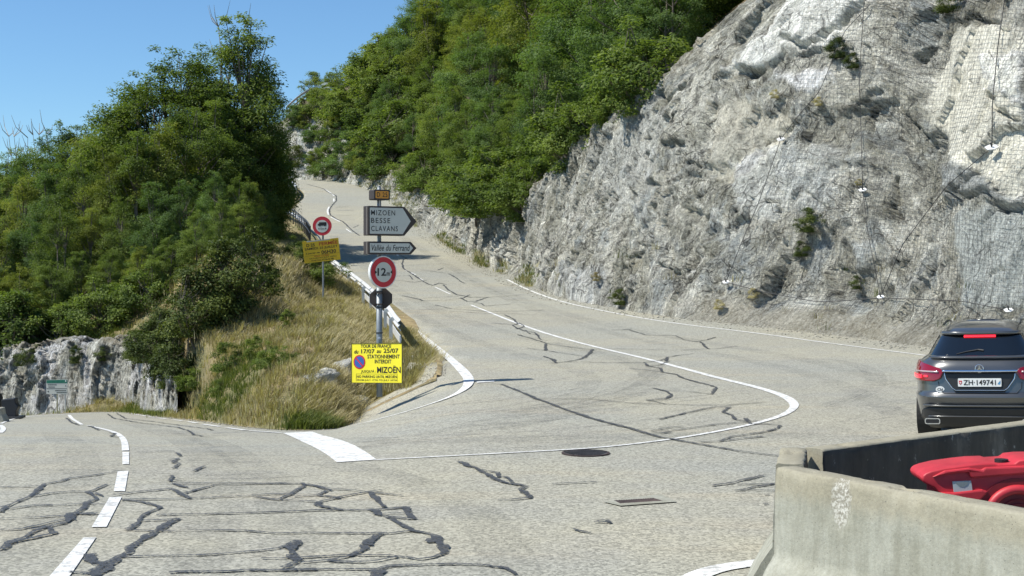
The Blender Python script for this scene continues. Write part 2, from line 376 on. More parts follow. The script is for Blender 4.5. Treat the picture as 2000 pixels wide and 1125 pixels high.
Bs, Ts, Cs = smooth_poly(B), smooth_poly(T), smooth_poly(C)
for A in (Bs, Ts, Cs): A[:, 2] = road_z(A[:, 0], A[:, 1])

def inside(px, py, poly):
    r = np.zeros(px.shape, bool); n = len(poly)
    for i in range(n):
        x1, y1 = poly[i][:2]; x2, y2 = poly[(i + 1) % n][:2]
        if y1 == y2: continue
        c = ((y1 > py) != (y2 > py)) & (px < (x2 - x1) * (py - y1) / (y2 - y1) + x1); r ^= c
    return r

def line_dist(u, v, pts):
    d = np.full(u.shape, 1e9)
    for i in range(len(pts) - 1):
        a = np.array(pts[i], float); b = np.array(pts[i + 1], float); ab = b - a
        t = np.clip(((u - a[0]) * ab[0] + (v - a[1]) * ab[1]) / (ab @ ab), 0, 1); d = np.minimum(d, np.hypot(u - a[0] - t * ab[0], v - a[1] - t * ab[1]))
    return d

# ------------------------------------------------------------------ asphalt
gx = np.arange(-62, 36, .5); gy = np.arange(-10, 156, .5)
X, Y = np.meshgrid(gx, gy, indexing='ij'); Z = road_z(X, Y)
hole = np.vstack([Bs, Ts[::-1]])
H = inside(X, Y, hole)
_hd = line_dist(X.ravel(), Y.ravel(), [tuple(p[:2]) for p in hole[::3]]).reshape(X.shape); H = H & ((_hd > .75) | ((Y > 33) & (X > split_x(Y)))) ; Z = np.where(H, np.minimum(Z, left_z(X, Y)) - 1.0, Z)
V = np.stack([X, Y, Z], -1).reshape(-1, 3); F = gridfaces(len(gx), len(gy))
cx = V[F].mean(1)
lx = np.interp(cx[:, 1], [-12, 10, 27, 38, 43, 44, 46], [-8.5, -8.8, -10.6, -16, -24, -40, -400])
keep = (cx[:, 0] > lx)
road = link('road', npmesh('road', V, F[keep]), M['asphalt'], smooth=True); tag(road, kind='structure')

# ground sheet below everything, out to the horizon
ax = np.r_[-4000, -2000, -900, -400, -200, np.arange(-120, 121, 4), 200, 400, 900, 2000, 4000].astype(float)
ay = np.r_[-3000, -1200, -400, -150, np.arange(-60, 241, 4), 300, 500, 1000, 2000, 4000].astype(float)
X, Y = np.meshgrid(ax, ay, indexing='ij')
edge = np.interp(Y, [-12, 10, 27, 38, 43, 44, 46], [-8.5, -8.8, -10.6, -16, -24, -40, -60])
drop = np.clip(edge - X + 1.5, 0, 200); Z = np.minimum(road_z(X, Y), left_z(np.clip(X, -30, 50), np.clip(Y, -50, 60))) - .35 - 22 * sstep(0, 55, drop)
Z = np.where(Y > 56, -12, Z); Z = np.where(X > 36, np.minimum(Z, -1 - 0 * X), Z); Z = np.maximum(Z, -26)
V = np.stack([X, Y, Z], -1).reshape(-1, 3)
ground = link('ground', npmesh('ground', V, gridfaces(len(ax), len(ay))), M['ground'], smooth=True); tag(ground, kind='structure')

# gravelly verge on the outside of the valley road
e = np.array([(-8.3, -12), (-8.6, 10), (-10.3, 26), (-15.6, 37.6), (-23.5, 42.6), (-40, 43.6), (-62, 43.8)], float); e = smooth_poly(e, 2)
rows = []
for k, (off, dz) in enumerate([(.35, .02), (-.3, .03), (-1.5, -.05), (-3.5, -.6), (-7, -2.6)]):
    t = np.gradient(e, axis=0); t /= np.linalg.norm(t, axis=1)[:, None]; nrm = np.stack([t[:, 1], -t[:, 0]], 1)
    q = e + nrm * off; rows.append(np.c_[q, road_z(e[:, 0] + nrm[:, 0] * .3, e[:, 1] + nrm[:, 1] * .3) + dz])
V = np.stack(rows, 1); V = V.reshape(-1, 3)
verge = link('verge', npmesh('verge', V, gridfaces(len(e), 5)), M['bank'], smooth=True); tag(verge, kind='structure')

# ------------------------------------------------------------------ the bank and hill between the two roads: loft from B (low) to T (high)
NB = 420; NS = 90
tt = np.linspace(0, 1, NB) ** 1.15
def by_t(P, t, w):                      # w: pairs (t, arc fraction) so that both edges advance together
    d = np.r_[0, np.cumsum(np.linalg.norm(np.diff(P[:, :2], axis=0), axis=1))]; f = np.interp(t, [a for a, b in w], [b for a, b in w]) * d[-1]
    return np.stack([np.interp(f, d, P[:, k]) for k in range(3)], 1)
def arcfrac(P, pt):
    d = np.r_[0, np.cumsum(np.linalg.norm(np.diff(P[:, :2], axis=0), axis=1))]; i = np.argmin(((P[:, :2] - pt[:2]) ** 2).sum(1)); return d[i] / d[-1]
bw = [(0, 0)] + [(t, arcfrac(Bs, G(*p))) for t, p in [(.08, (745, 788)), (.2, (650, 837)), (.34, (560, 840)), (.5, (360, 818)), (.62, (250, 806))]] + [(.72, arcfrac(Bs, (-18, 49))), (1, 1)]
tw = [(0, 0)] + [(t, arcfrac(Ts, G(*p))) for t, p in [(.08, (822, 668)), (.2, (772, 626)), (.34, (702, 565)), (.5, (652, 530)), (.62, (606, 470))]] + [(.72, arcfrac(Ts, G(566, 398))), (1, 1)]
def hill_point(t, s, detail=True):
    b = by_t(Bs, t, bw); c = by_t(Ts, t, tw); P = b * (1 - s)[:, None] + c * s[:, None]
    L = np.linalg.norm((c - b)[:, :2], axis=1)
    rise = np.interp(t, [0, .1, .35, .55, .7, 1], [1.0, 1.0, .6, .50, .8, 1.1]); f = np.clip(s, 0, 1) ** rise
    f = np.where(s > 0, f, 0)
    z = b[:, 2] + (c[:, 2] - b[:, 2]) * f
    ch = np.interp(t, [0, .15, .45, .56, 1], [0, .10, .5, .7, 0])
    z += ch * sstep(0, .07 + .10 * (t < .5), s) * (1 - s) ** .6
    kc = sstep(.42, .50, t); z = z * (1 - kc) + kc * (b[:, 2] + (z - b[:, 2]) * sstep(2.2, 9, s * L) + 2.3 * sstep(1.7, 2.6, s * L) * (1 - s))
    dome = np.interp(t, [0, .1, .3, .5, .6, .75, 1], [0, .1, .12, .1, 0, -1.5, -4]); z += dome * np.clip(4 * s * (1 - s), 0, 1) * np.clip(L / 10, 0, 1)
    z = z - .40 * np.exp(-(((1 - s) * L - 1.6) / 1.5) ** 2) * sstep(.10, .2, t) * sstep(.66, .55, t)
    P[:, 2] = z
    if detail:
        a = np.clip(np.minimum(s, 1 - s) * L, 0, 1.2) / 1.2
        P[:, 2] += a * (.34 * fbm(P * np.array([.35, .35, 0]) + 3, 3, 5) + .16 * fbm(P * np.array([1.3, 1.3, 0]), 3, 9)) * np.interp(t, [0, .1, .25, 1], [.1, .3, 1, 1])
    return P
ssr = np.r_[0, np.linspace(0, 1, NS - 2) ** 1.5, 1.0]
Tg, Sg = np.meshgrid(tt, ssr, indexing='ij'); P = hill_point(Tg.ravel(), Sg.ravel())
P = P.reshape(NB, NS, 3)
tb = np.gradient(P[:, -1, :2], axis=0); tb /= np.linalg.norm(tb, axis=1)[:, None] + 1e-9
# small overlap strips over the asphalt edge
lo = P[:, 1, :].copy(); d0 = P[:, 0, :2] - P[:, 6, :2]; d0 /= np.linalg.norm(d0, axis=1)[:, None] + 1e-6
P[:, 0, :2] = P[:, 1, :2] + d0 * .18; P[:, 0, 2] = road_z(P[:, 0, 0], P[:, 0, 1]) + .006; P[:, 1, 2] = road_z(P[:, 1, 0], P[:, 1, 1]) + .02
d1 = np.stack([-tb[:, 1], tb[:, 0]], 1); sg = np.sign(((P[:, -1, :2] - P[:, -8, :2]) * d1).sum(1)); sg[sg == 0] = 1
ov = np.interp(np.linspace(0, 1, NB) ** 1.15, [0, .12, .2, 1], [.1, .25, .65, .65])
P[:, -2, 2] = road_z(P[:, -2, 0], P[:, -2, 1]) + .05
P[:, -1, :2] += d1 * (sg * ov)[:, None]; P[:, -1, 2] = road_z(P[:, -1, 0], P[:, -1, 1]) + .006
hillL = P
bank = link('bank', npmesh('bank', P.reshape(-1, 3), gridfaces(NB, NS)), M['bank'], smooth=True); tag(bank, kind='structure')

# ------------------------------------------------------------------ rock faces
def bvh_of(V, F): return BVHTree.FromPolygons([tuple(v) for v in V.tolist()], F.tolist())
bankbvh = bvh_of(P.reshape(-1, 3), gridfaces(NB, NS))
def zdown(bv, x, y, default=0.0):
    h = bv.ray_cast(Vector((x, y, 200)), Vector((0, 0, -1))); return h[0].z if h[0] is not None else default

CREV = [([(1530, 80), (1560, 88), (1600, 82), (1640, 58), (1690, 18)], 9, .55), ([(1436, 136), (1458, 144), (1482, 132)], 12, .5), ([(1415, 152), (1440, 156)], 5, .3),
        ([(1860, 380), (1888, 372), (1915, 345)], 8, .45), ([(1868, 386), (1900, 390), (1932, 384), (1962, 402), (2010, 412)], 8, .55), ([(1742, 345), (1738, 395), (1752, 425)], 11, .5),
        ([(1838, 68), (1872, 50), (1915, 46), (1962, 50)], 8, .45), ([(1780, 118), (1808, 100), (1832, 92)], 13, .5), ([(1700, 95), (1710, 130)], 9, .35),
        ([(1480, 276), (1505, 272), (1522, 258), (1590, 200)], 5, .3), ([(1460, 290), (1490, 285)], 5, .3), ([(1305, 288), (1340, 294)], 15, .6), ([(1262, 300), (1300, 262), (1320, 200)], 8, .35),
        ([(1268, 362), (1292, 370)], 12, .5), ([(1350, 320), (1372, 330)], 10, .45), ([(1232, 497), (1255, 495)], 9, .5), ([(1290, 515), (1325, 535)], 9, .5), ([(1355, 420), (1390, 430)], 11, .5),
        ([(1180, 378), (1195, 385)], 8, .4), ([(1275, 480), (1285, 482)], 9, .4), ([(1495, 395), (1510, 400), (1512, 415)], 6, .4), ([(1580, 375), (1600, 395)], 8, .4), ([(1770, 230), (1790, 245)], 9, .4),
        ([(1752, 270), (1775, 285)], 10, .4), ([(1800, 265), (1822, 272)], 9, .4), ([(1890, 262), (1902, 266)], 8, .5), ([(1920, 533), (1945, 530)], 6, .35), ([(1790, 545), (1820, 550)], 8, .35),
        ([(1945, 190), (1990, 235), (2010, 250)], 9, .4), ([(1270, 170), (1300, 190), (1330, 170)], 10, .4), ([(1120, 500), (1128, 540)], 8, .35), ([(1068, 480), (1074, 530)], 9, .4), ([(1395, 300), (1380, 360)], 6, .3),
        ([(1640, 60), (1600, 95), (1560, 105)], 6, .3), ([(1690, 200), (1700, 290)], 8, .3), ([(1230, 160), (1250, 200)], 10, .4), ([(1160, 440), (1150, 470)], 8, .4)]
REG = [  # polygon, tone, tone strength, smoothness, bulge
    ([(1868, 66), (1960, 52), (2020, 70), (2020, 410), (1965, 392), (1930, 352), (1880, 318), (1822, 246), (1808, 205), (1840, 120)], (.56, .54, .455), .7, .8, .10),
    ([(1930, 120), (2020, 110), (2020, 215), (1950, 190)], (.56, .56, .52), .6, .7, .1),
    ([(1415, 150), (1500, 60), (1540, 0), (1700, -20), (1690, 20), (1610, 88), (1500, 128)], (.80, .80, .75), .75, .5, .22),
    ([(1400, 232), (1450, 198), (1530, 200), (1545, 240), (1500, 300), (1440, 345), (1385, 330)], (.36, .34, .275), .75, .65, -.15),
    ([(1530, 140), (1600, 130), (1625, 160), (1580, 178)], (.85, .85, .81), .8, .5, .15),
    ([(1440, 300), (1500, 290), (1560, 300), (1640, 290), (1600, 400), (1500, 440), (1430, 400)], (.60, .62, .60), .5, .3, .1),
    ([(1865, 420), (2020, 400), (2020, 590), (1880, 600)], (.33, .365, .365), .7, .5, .10),
    ([(1850, 320), (1885, 305), (1960, 395), (2020, 405), (2020, 420), (1900, 400), (1860, 380)], (.30, .32, .32), .8, .5, .25),
    ([(1500, 560), (1700, 585), (1720, 605), (1560, 595)], (.36, .40, .41), .5, .3, 0),
    ([(1660, 470), (1700, 460), (1705, 530), (1670, 540)], (.52, .56, .56), .6, .3, .1),
    ([(1080, 520), (1180, 530), (1190, 600), (1090, 570)], (.47, .49, .50), .5, .2, 0),
    ([(1130, 300), (1220, 200), (1290, 200), (1300, 330), (1200, 420)], (.50, .52, .50), .45, .1, 0)]
def poly_soft(u, v, poly, soft):
    m = inside(u, v, poly); d = np.full(u.shape, 1e9); n = len(poly)
    for i in range(n):
        a = np.array(poly[i], float); b = np.array(poly[(i + 1) % n], float); ab = b - a
        t = np.clip(((u - a[0]) * ab[0] + (v - a[1]) * ab[1]) / (ab @ ab), 0, 1); d = np.minimum(d, np.hypot(u - a[0] - t * ab[0], v - a[1] - t * ab[1]))
    return sstep(-soft, soft, np.where(m, d, -d))
def build_cliff(name, base, hts, lean, dirs, ncol, nrow, amp=1.0, features=False, talus=None, cuts=None, topcurve=None):
    """base (n,3) points; hts/lean/dirs callables of arc fraction. Returns smooth positions and final positions (ncol,nrow,3)"""
    if cuts is None: ws = np.linspace(0, 1, ncol)
    else: ws = cuts
    b, f = resample(base, ws=ws); nc = len(ws)
    Hh = hts(b, f); Ln = lean(b, f); D = dirs(b, f); D /= np.linalg.norm(D, axis=1)[:, None]
    tl = talus(b, f) if talus else np.zeros(nc)
    if topcurve:                       # raise each station until the rock's upper edge reaches its height in the photograph
        for i in range(nc):
            if not 20 < b[i, 1] < 66: continue
            h = 3.0
            while h < 17.5:
                r_ = Ln[i] * h + tl[i] * 1.5; p_ = np.array([[b[i, 0] + D[i, 0] * (r_ + .1 * h), b[i, 1] + D[i, 1] * (r_ + .1 * h), b[i, 2] + h * .95]]); uu_, vv_ = uv_of(p_)
                if vv_[0] <= np.interp(uu_[0], *topcurve): break
                h += .1
            Hh[i] = h
        k_ = np.hanning(41); k_ /= k_.sum(); Hh = np.convolve(np.pad(Hh, 20, 'edge'), k_, 'valid')
    q = np.linspace(0, 1, nrow) ** 1.05
    hz = Hh[:, None] * q[None, :]
    run = Ln[:, None] * hz + tl[:, None] * np.clip(hz / 1.3, 0, 1) ** .8 * 1.5
    rnd_top = sstep(.86, 1.0, q)[None, :] * .10 * Hh[:, None]
    hz2 = hz - rnd_top * .5; run = run + rnd_top * 1.2
    S = np.zeros((nc, nrow, 3)); S[..., 0] = b[:, None, 0] + D[:, None, 0] * run; S[..., 1] = b[:, None, 1] + D[:, None, 1] * run; S[..., 2] = b[:, None, 2] - .12 + hz2
    S[:, 0, 2] -= .3
    out = -np.c_[D, np.full(nc, -.35)]; out /= np.linalg.norm(out, axis=1)[:, None]; N = np.repeat(out[:, None, :], nrow, 1).reshape(-1, 3)
    p = S.reshape(-1, 3); hzf = hz.ravel(); wb = np.clip(hzf / .8, 0, 1) * .85 + .15
    u, v = uv_of(p)
    w = p + .5 * np.stack([fbm(p * .4, 2, 31), fbm(p * .4, 2, 32), fbm(p * .4, 2, 33)], 1)
    arc = np.r_[0, np.cumsum(np.linalg.norm(np.diff(b[:, :2], axis=0), axis=1))]; ub_ = 1000 + FPX * b[:, 0] / np.maximum(b[:, 1], 5)
    piv = np.interp(0, [0, 1], [arc[np.argmin(np.abs(ub_ - 1290))], 0]) if features else arc[len(arc) // 2]
    sr = np.repeat((piv - arc)[:, None], nrow, 1).ravel(); th = np.radians(np.interp(np.repeat(ub_[:, None], nrow, 1).ravel(), [1100, 1450, 1700, 4000], [82, 60, 42, 40])) if features else np.full(len(p), math.radians(72))
    th = th + .25 * fbm(p * .12, 2, 77)
    RC = np.stack([sr * np.cos(th) + hzf * np.sin(th), -sr * np.sin(th) + hzf * np.cos(th), .6 * p[:, 0] * 0 + fbm(p * .3, 2, 78)], 1)
    RW = RC + .6 * np.stack([fbm(p * .45, 3, 31), fbm(p * .45, 3, 32), fbm(p * .4, 2, 33)], 1)
    an = np.array([.55, 1.5, 1.0])
    big = .50 * fbm(p * .16, 2, 40) + .26 * facets(RW * an * .34, 50, .9)
    med = .20 * facets(RW * an * .9, 60, .9) + .11 * facets(RW * np.array([.9, 2.6, 1.5]), 70, .9)
    fine = .065 * facets(RW * np.array([2.6, 6.5, 3.0]), 80, .9) + .035 * fbm(w * 3.5, 2, 90)
    if features:
        flute = sstep(1420, 1150, u); fl = .16 * fbm(w * np.array([3.2, 3.2, .5]), 3, 44)
        smo = np.zeros(len(p)); bul = np.zeros(len(p)); tone = np.zeros((len(p), 3)); ton = np.zeros(len(p))
        ju = u + 20 * fbm(p * .9, 4, 21); jv = v + 20 * fbm(p * .9, 4, 22)
        for poly, tc, ts, sm, bu in REG:
            k = poly_soft(ju, jv, poly, 9); smo = np.maximum(smo * (1 - k), k * sm); bul += bu * k
            kk = k * ts; tone = tone * (1 - kk[:, None]) + np.array(tc) * kk[:, None]; ton = np.maximum(ton * (1 - k), kk)
        tone = np.where(ton[:, None] > 1e-3, tone / np.maximum(ton, 1e-3)[:, None], .4); tone = np.clip(tone, 0, .8)
        d = big + bul + med * (1 - .85 * smo) * (1 - .25 * flute) + fine * (1 - .85 * smo) * (1 + .3 * flute) + fl * flute * (1 - smo)
        pits = sstep(.34, .55, fbm(RW * np.array([1.0, 1.7, 1]) * 1.15, 4, 91)) * sstep(1130, 1230, u) * sstep(1480, 1400, u) + .6 * sstep(.42, .62, fbm(RW * np.array([.8, 1.8, 1]) * 1.0, 4, 92)) * sstep(1400, 1500, u) * (1 - smo)
        d -= .16 * pits * sstep(.8, 2.0, hzf)
        for pts, wd, dp in CREV:
            dd = line_dist(u + 11 * fbm(p * 1.8, 4, 23), v + 11 * fbm(p * 1.8, 4, 24), pts); d -= dp * (1.1 if len(pts) > 2 else .55) * np.exp(-(dd / (wd * .5)) ** 4)
        tal = sstep(1.1, .4, hzf + .25 * fbm(p * .7, 2, 25)) * sstep(1250, 1420, u); d = d * (1 - .75 * tal)
        soil = tal * .7
    else:
        flute = np.full(len(p), .6); smo = np.zeros(len(p)); tone = np.full((len(p), 3), .78); ton = .75 * sstep(-.1, .3, fbm(RW * np.array([.6, 1.2, 1]), 4, 93))
        d = big * .5 + med * 1.3 + fine * 1.5 + .10 * fbm(w * np.array([3.0, 3.0, .5]), 3, 44); soil = np.zeros(len(p))
    topsoil = sstep(.80, .98, np.repeat(q[None, :], nc, 0).ravel() + .12 * fbm(p * .5, 3, 26)); soil = np.maximum(soil, topsoil * .9)
    Pf = p + N * (d * wb * amp)[:, None]
    me = npmesh(name, Pf, gridfaces(nc, nrow)); va = me.attributes.new('rockco', 'FLOAT_VECTOR', 'POINT'); va.data.foreach_set('vector', RC.astype(np.float32).ravel())
    fattr(me, 'flute', flute); fattr(me, 'smoothness', smo); fattr(me, 'soil', soil); fattr(me, 'tone_on', ton); cattr(me, 'tone', tone)
    dg = (d * wb * amp).reshape(nc, nrow); mx = dg.copy()
    for a in range(-3, 4):
        for c in range(-3, 4): mx = np.maximum(mx, np.roll(np.roll(dg, a, 0), c, 1))
    for ax_ in (0, 1):
        mx = sum(np.roll(mx, a, ax_) for a in range(-5, 6)) / 11
    return me, (p + N * (mx.ravel() + .03)[:, None]).reshape(nc, nrow, 3), Pf.reshape(nc, nrow, 3), D, b

# right hand cliff
yk = lambda b, ys, vs: np.interp(b[:, 1], ys, vs)
_cf = resample(Cs, n=800)[0]; _uc, _ = uv_of(np.maximum(_cf, [-100, 1, -100]))
def par(b, us, vs):
    u = np.where(b[:, 1] > 5, 1000 + FPX * b[:, 0] / np.maximum(b[:, 1], 5), 4000); return np.interp(u, us, vs)
HU = [150, 400, 540, 600, 650, 690, 720, 760, 800, 860, 900, 980, 1040, 1100, 1200, 1330, 1450, 1600, 4000]
HV = [.6, 3.0, 8.5, 8, 7, 4.0, 2.4, 2.6, 3.6, 3.9, 3.9, 4.3, 4.9, 5.6, 7.6, 10.0, 13.2, 16.5, 17]
hts = lambda b, f: par(b, HU, HV)
lean = lambda b, f: par(b, [600, 690, 760, 800, 1000, 1200, 4000], [.9, .95, .9, .48, .28, .27, .30])
def dirs(b, f):
    y = b[:, 1]; ang = np.interp(y, [10, 60, 85, 105, 125, 138, 150], [30, 28, 27, 36, 62, 92, 100]); a = np.radians(ang); return np.stack([np.cos(a), np.sin(a)], 1)
tal = lambda b, f: par(b, [1200, 1420, 4000], [0, .5, .5])
_, fr = resample(Cs, n=2); dd_ = np.r_[0, np.cumsum(np.linalg.norm(np.diff(Cs[:, :2], axis=0), axis=1))]; Ltot = dd_[-1]
s = 0; cuts = []
while s < Ltot:
    cuts.append(s / Ltot); x = np.interp(s, dd_, Cs[:, 0]); y = np.interp(s, dd_, Cs[:, 1]); u = 1000 + FPX * x / max(y, 5)
    s += .4 if u > 2150 or y > 139 else (.085 if y < 62 else (.12 if y < 80 else .2))
me, smoothR, cliffR, DR, baseR = build_cliff('rock_face', Cs, hts, lean, dirs, 0, 190, 1.0, True, tal, np.array(cuts), ([1000, 1045, 1100, 1190, 1330, 1450, 1500], [372, 352, 312, 218, 115, 2, -60]))
rock = link('rock_face', me, M['rock']); tag(rock, kind='structure')
NR = cliffR.shape[0]
rockbvh = bvh_of(cliffR.reshape(-1, 3), gridfaces(NR, 190))
smbvh = bvh_of(smoothR.reshape(-1, 3), gridfaces(NR, 190))
def hit(u, v, bv=None):
    r = Vector(ray(u, v)); h = (bv or rockbvh).ray_cast(Vector(CAM), r.normalized())
    return np.array(h[0]) if h[0] is not None else None

# hillside above the right hand cliff
NO = 60
idx = np.unique(np.linspace(0, NR - 1, 260).astype(int)); top = cliffR[idx, -1, :]*.5 + cliffR[idx, -4, :]*.5; Dd = DR[idx]
o_ = np.linspace(0, 1, NO) ** 1.3 * 75
ub = 1000 + FPX * baseR[idx, 0] / np.maximum(baseR[idx, 1], 5); ub = np.where(baseR[idx, 1] < 5, 4000, ub)
slope = np.interp(ub, [560, 660, 720, 800, 1000, 1200, 1400, 4000], [.62, .66, .80, .85, .80, .72, .66, .55])
V = np.zeros((len(idx), NO, 3)); V[..., 0] = top[:, None, 0] + Dd[:, None, 0] * (o_ - .4); V[..., 1] = top[:, None, 1] + Dd[:, None, 1] * (o_ - .4)
rise = slope[:, None] * o_[None, :]
capz = np.interp(ub, [250, 500, 560, 600, 680, 700, 730, 800, 1000], [12, 17, 21.4, 22.6, 25.0, 34, 44, 60, 90])
zz = top[:, None, 2] - .35 + rise; cz = capz[:, None]; zz = np.where(zz > cz - 2, cz - 2 + 2 * (1 - np.exp(-(zz - cz + 2) / 2)), zz); V[..., 2] = zz
p = V.reshape(-1, 3); p[:, 2] += (.5 * fbm(p * np.array([.25, .25, 0]), 3, 12) + .2 * fbm(p * np.array([.9, .9, 0]), 3, 13)) * np.clip(np.tile(o_, len(idx)) / 3, 0, 1)
hillR = p.reshape(len(idx), NO, 3)
hill = link('hillside', npmesh('hillside', p, gridfaces(len(idx), NO)), M['hill'], smooth=True); tag(hill, kind='structure')
hillbvh = bvh_of(p, gridfaces(len(idx), NO))

# cut rock beside the valley road on the left
bl = Bs[(Bs[:, 1] > 36) & (Bs[:, 0] < -9.2)]; bl = bl[bl[:, 0] > -60].copy()
off = np.array([.1, 1.0]); bl[:, 0] += -.1; bl[:, 1] += 1.0
me, _, cliffL, _, _ = build_cliff('cut_rock', bl, lambda b, f: np.interp(b[:, 0], [-40, -24, -17, -13, -11.2, -9.4], [3.0, 2.9, 2.7, 2.7, 2.3, .4]) + .25 * fbm(b * .5, 2, 3), lambda b, f: np.full(len(b), .34),
                        lambda b, f: np.tile(np.array([-.05, 1.0]), (len(b), 1)), 520, 80, 1.0, False)
rockL = link('rock_face', me, M['rock']); tag(rockL, kind='structure')
# ------------------------------------------------------------------ road paint, tar seams, tyre marks (sheets lying on the road)
def ribbon(mb, pts, w, h, step=.35, jit=0.0, seed=0, m=0, taper=False):
    """pts are (u,v) or (u,v,w); w in metres; world width constant unless given per point"""
    G3 = GL([p[:2] for p in pts]); ws = [(p[2] if len(p) > 2 else w) for p in pts]
    A = np.c_[np.array(G3)[:, :2], ws]
    d = np.r_[0, np.cumsum(np.linalg.norm(np.diff(A[:, :2], axis=0), axis=1))]
    if d[-1] < 1e-3: return
    n = max(2, int(d[-1] / step) + 1); s = np.unique(np.r_[np.linspace(0, d[-1], n), d]); s = s[np.r_[True, np.diff(s) > .015]]
    Q = np.stack([np.interp(s, d, A[:, k]) for k in range(3)], 1)
    if len(Q) < 2: return
    if jit:
        q = np.c_[Q[:, :2] * 2.2, np.full(len(Q), seed)]; Q[1:-1, 0] += jit * fbm(q, 3, 3)[1:-1]; Q[1:-1, 1] += jit * fbm(q, 3, 4)[1:-1]
        Q[:, 2] *= .82 + .3 * fbm(q * 2, 2, 5)
    if taper: Q[:, 2] *= np.clip(np.minimum(s, d[-1] - s) / (d[-1] * .25 + 1e-6), .25, 1)
    t = np.gradient(Q[:, :2], axis=0); t /= np.linalg.norm(t, axis=1)[:, None] + 1e-9; nn = np.stack([-t[:, 1], t[:, 0]], 1)
    ja = jb = 0
    if jit:
        q = np.c_[Q[:, :2] * 9, np.full(len(Q), seed + .5)]; ja = (.30 * fbm(q, 3, 6) * Q[:, 2])[:, None]; jb = (.30 * fbm(q + 50, 3, 7) * Q[:, 2])[:, None]
    a = Q[:, :2] + nn * (Q[:, 2:3] / 2 + ja); b = Q[:, :2] - nn * (Q[:, 2:3] / 2 + jb)
    V = []; F = []
    for i in range(len(Q)):
        V += [(a[i, 0], a[i, 1], float(road_z(*a[i])) + h), (b[i, 0], b[i, 1], float(road_z(*b[i])) + h)]
        if i: k = 2 * i; F.append((k - 2, k - 1, k + 1, k))
    mb.add(V, F, m)
def flat(mb, poly, h, m=0, n=8):
    """quad given by pixel corners, laid on the road as a fine grid"""
    A, Bq, Cq, D = [np.array(G(*p)) for p in poly]; V = []; F = []
    for i in range(n + 1):
        for j in range(n + 1):
            a = i / n; b = j / n; p = (A * (1 - a) + Bq * a) * (1 - b) + (D * (1 - a) + Cq * a) * b; V.append((p[0], p[1], float(road_z(p[0], p[1])) + h))
    for i in range(n):
        for j in range(n): k = i * (n + 1) + j; F.append((k, k + n + 1, k + n + 2, k + 1))
    mb.add(V, F, m)
def spl(pts, it=2):
    P = [np.array(p, float) for p in pts]
    for _ in range(it):
        Q = [P[0]]
        for i in range(len(P) - 1): Q += [P[i] * .75 + P[i + 1] * .25, P[i] * .25 + P[i + 1] * .75]
        P = Q + [P[-1]]
    return [tuple(p) for p in P]
HP = .010; HT = .014; HS = .006
mk = MB()
for pts, w in [([(785, 629, .3), (800, 640, .3), (840, 669, .22), (880, 702, .22), (905, 725, .26), (919, 745, .22), (905, 763, .16), (870, 780, .13), (800, 803, .09), (740, 819, .07), (688, 832, .05)], .15),
               ([(990, 546), (1020, 561), (1060, 578), (1110, 593), (1180, 608), (1300, 630), (1480, 651), (1600, 668), (1700, 681), (1810, 695)], .12),
               ([(920, 596, .10), (960, 612, .11), (1000, 628, .14), (1060, 650, .14), (1150, 675, .14), (1250, 698, .15), (1320, 716, .16), (1400, 738, .17), (1480, 757, .18), (1530, 773, .19), (1550, 786, .18), (1552, 797, .14), (1535, 809, .12), (1505, 820, .11), (1450, 834, .09), (1350, 853, .08), (1250, 867, .07), (1150, 877, .07), (1000, 885, .06), (850, 893, .06), (735, 899, .06)], .12),
               ([(632, 369), (645, 376), (653, 383)], .12), ([(652, 388), (652, 394)], .12), ([(643, 404), (639, 412), (642, 420)], .14), ([(646, 424), (664, 433)], .12), ([(676, 447), (686, 454)], .1), ([(770, 492), (778, 500)], .1), ([(792, 528), (812, 537)], .09), ([(818, 543), (826, 548)], .09),
               ([(850, 561, .07), (880, 575, .08)], .07),
               ([(135, 811, .10), (141, 819, .10), (160, 830, .08)], .1), ([(172, 832, .08), (200, 838, .09), (225, 845, .1), (238, 854, .1), (244, 865, .10), (245, 881, .10)], .1),
               ([(1345, 1134), (1380, 1118), (1420, 1108), (1500, 1098)], .20),
               ([(0, 846), (7, 840), (6, 835), (0, 831)], .10), ([(2, 828), (20, 820), (45, 815), (90, 811.5), (140, 809), (190, 806.8), (228, 805.3), (252, 808)], .07)]:
    ribbon(mk, spl(pts) if len(pts) > 2 else pts, w, HP)
for q in [[(239, 884), (252, 884), (252, 908), (239, 908)], [(230, 922), (251, 921), (244, 961), (222, 961)], [(214, 973), (238, 972), (208, 1031), (179, 1031)], [(163, 1052), (188, 1051), (131, 1135), (90, 1135)],
          [(552, 846.5), (610, 844), (736, 899), (658, 904)], [(931, 746), (965, 744), (966, 746.2), (931, 748.4)]]:
    flat(mk, q, HP)
for a, b in [((258, 808.4), (286, 813)), ((292, 814), (303, 815.8)), ((309, 816.5), (325, 818.5)), ((338, 820.3), (358, 822.6)), ((368, 824), (386, 827.2)), ((396, 829), (431, 834)), ((443, 836), (480, 841)), ((488, 842), (548, 846))]:
    ribbon(mk, [a, b], .12, HP)
mo = mk.build('road_marking', M['paint'], road)

